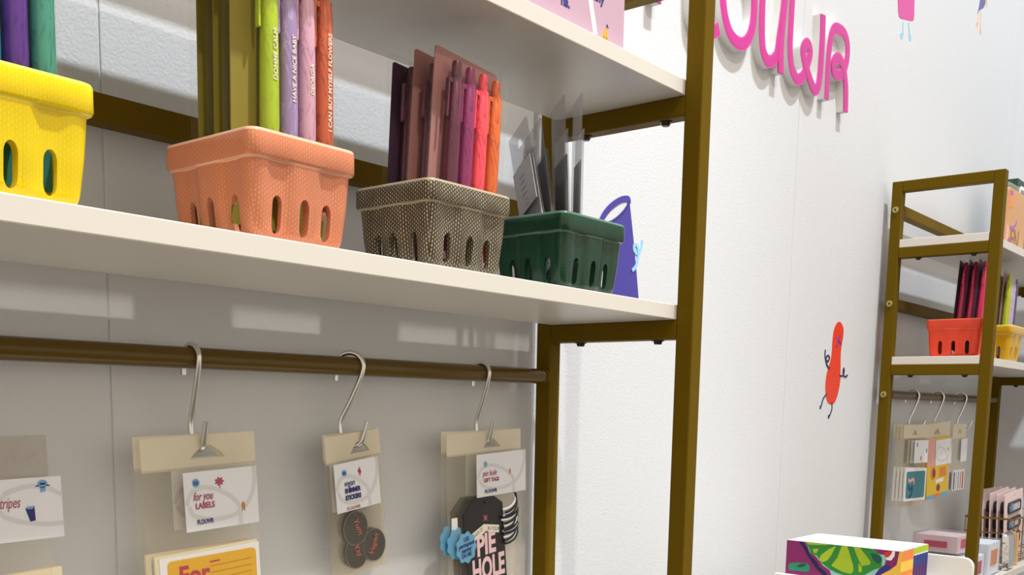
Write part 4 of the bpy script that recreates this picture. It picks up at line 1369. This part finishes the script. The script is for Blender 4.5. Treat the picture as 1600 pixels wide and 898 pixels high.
KL = ('front pink card of black key rings in the wire basket', 'second pink key ring card, directly behind the front one', 'third pink key ring card in the wire basket',
      'fourth pink key ring card in the wire basket', 'rearmost pink key ring card in the wire basket, nearest the wall')
for k in range(5):
    keyring_card(KL[k], (1.590 + 0.004 * k, -0.128 + 0.0160 * k, SH1 + 0.0098), (rad(-2), rad(-3 if k < 4 else 0), 0))

INSERT = mat('pink_insert', (226, 196, 200), 0.6)
RASP = mat('raspberry_print', (196, 50, 84), 0.6)


def clear_box(label, loc, rot, sx, sy, sz, stripe, panel):
    t = thing('clear_box', label, 'box', loc, rot, 'clear plastic boxes on the lower far shelf')
    MB().box((-sx / 2, -sy / 2, 0), (sx / 2, sy / 2, sz), ACRYLIC).build('plastic_case', t, bevel=0.0012)
    c = MB().box((-sx / 2 + 0.002, -sy / 2 + 0.003, 0.002), (sx / 2 - 0.002, sy / 2 - 0.003, sz - 0.004), panel).build('insert_block', t)
    MB().box((-sx / 2 + 0.0012, -sy / 4, sz * 0.30), (-sx / 2 + 0.002, sy / 4, sz * 0.62), stripe).build('side_label', c)
    MB().box((-sx / 4, -sy / 2 + 0.0015, sz * 0.30), (sx / 4, -sy / 2 + 0.003, sz * 0.75), stripe).build('front_label', c)
    return t


clear_box('wide lower clear box of cards on the lower far shelf, left of the gold post', (1.170, -0.105, SH1 + 0.0004), (0, 0, rad(3)), 0.100, 0.130, 0.055, RASP, PAPER)
clear_box('clear box with raspberry label lying on top of another clear box', (1.165, -0.102, SH1 + 0.0560), (0, 0, rad(-4)), 0.080, 0.088, 0.038, RASP, INSERT)
clear_box('clear pack of white cards with orange label, just right of the gold post', (1.300, -0.140, SH1 + 0.0004), (0, 0, rad(2)), 0.100, 0.050, 0.070, C_ORA, PAPER)
FOILM = mat('silver_foil', (214, 214, 216), 0.16, metal=1.0, bump=1.0, bscale=60)
fp = thing('foil_packet', 'crumpled silver foil packet in front of the brass wire basket', 'packet', (1.405, -0.163, SH1), (rad(-3), 0, 0))
pouch(fp, 0.055, 0.078, 0.012, FOILM, 'foil_pouch', 0.003)
WOOD = mat('pale_wood', (206, 164, 116), 0.6)
for k, (x, h_, lab) in enumerate(((1.462, 0.074, 'left pale wooden stick standing before the wire basket'), (1.488, 0.070, 'right pale wooden stick standing before the wire basket'))):
    o = MB().box((-0.007, -0.003, 0), (0.007, 0.003, h_), WOOD).build('wooden_stick', bevel=0.001)
    o.location = (x, -0.160, SH1)
    o.rotation_euler = (rad(-2), rad(2 + 3 * k), 0)
    tag(o, lab, 'stick', 'wooden sticks before the wire basket')
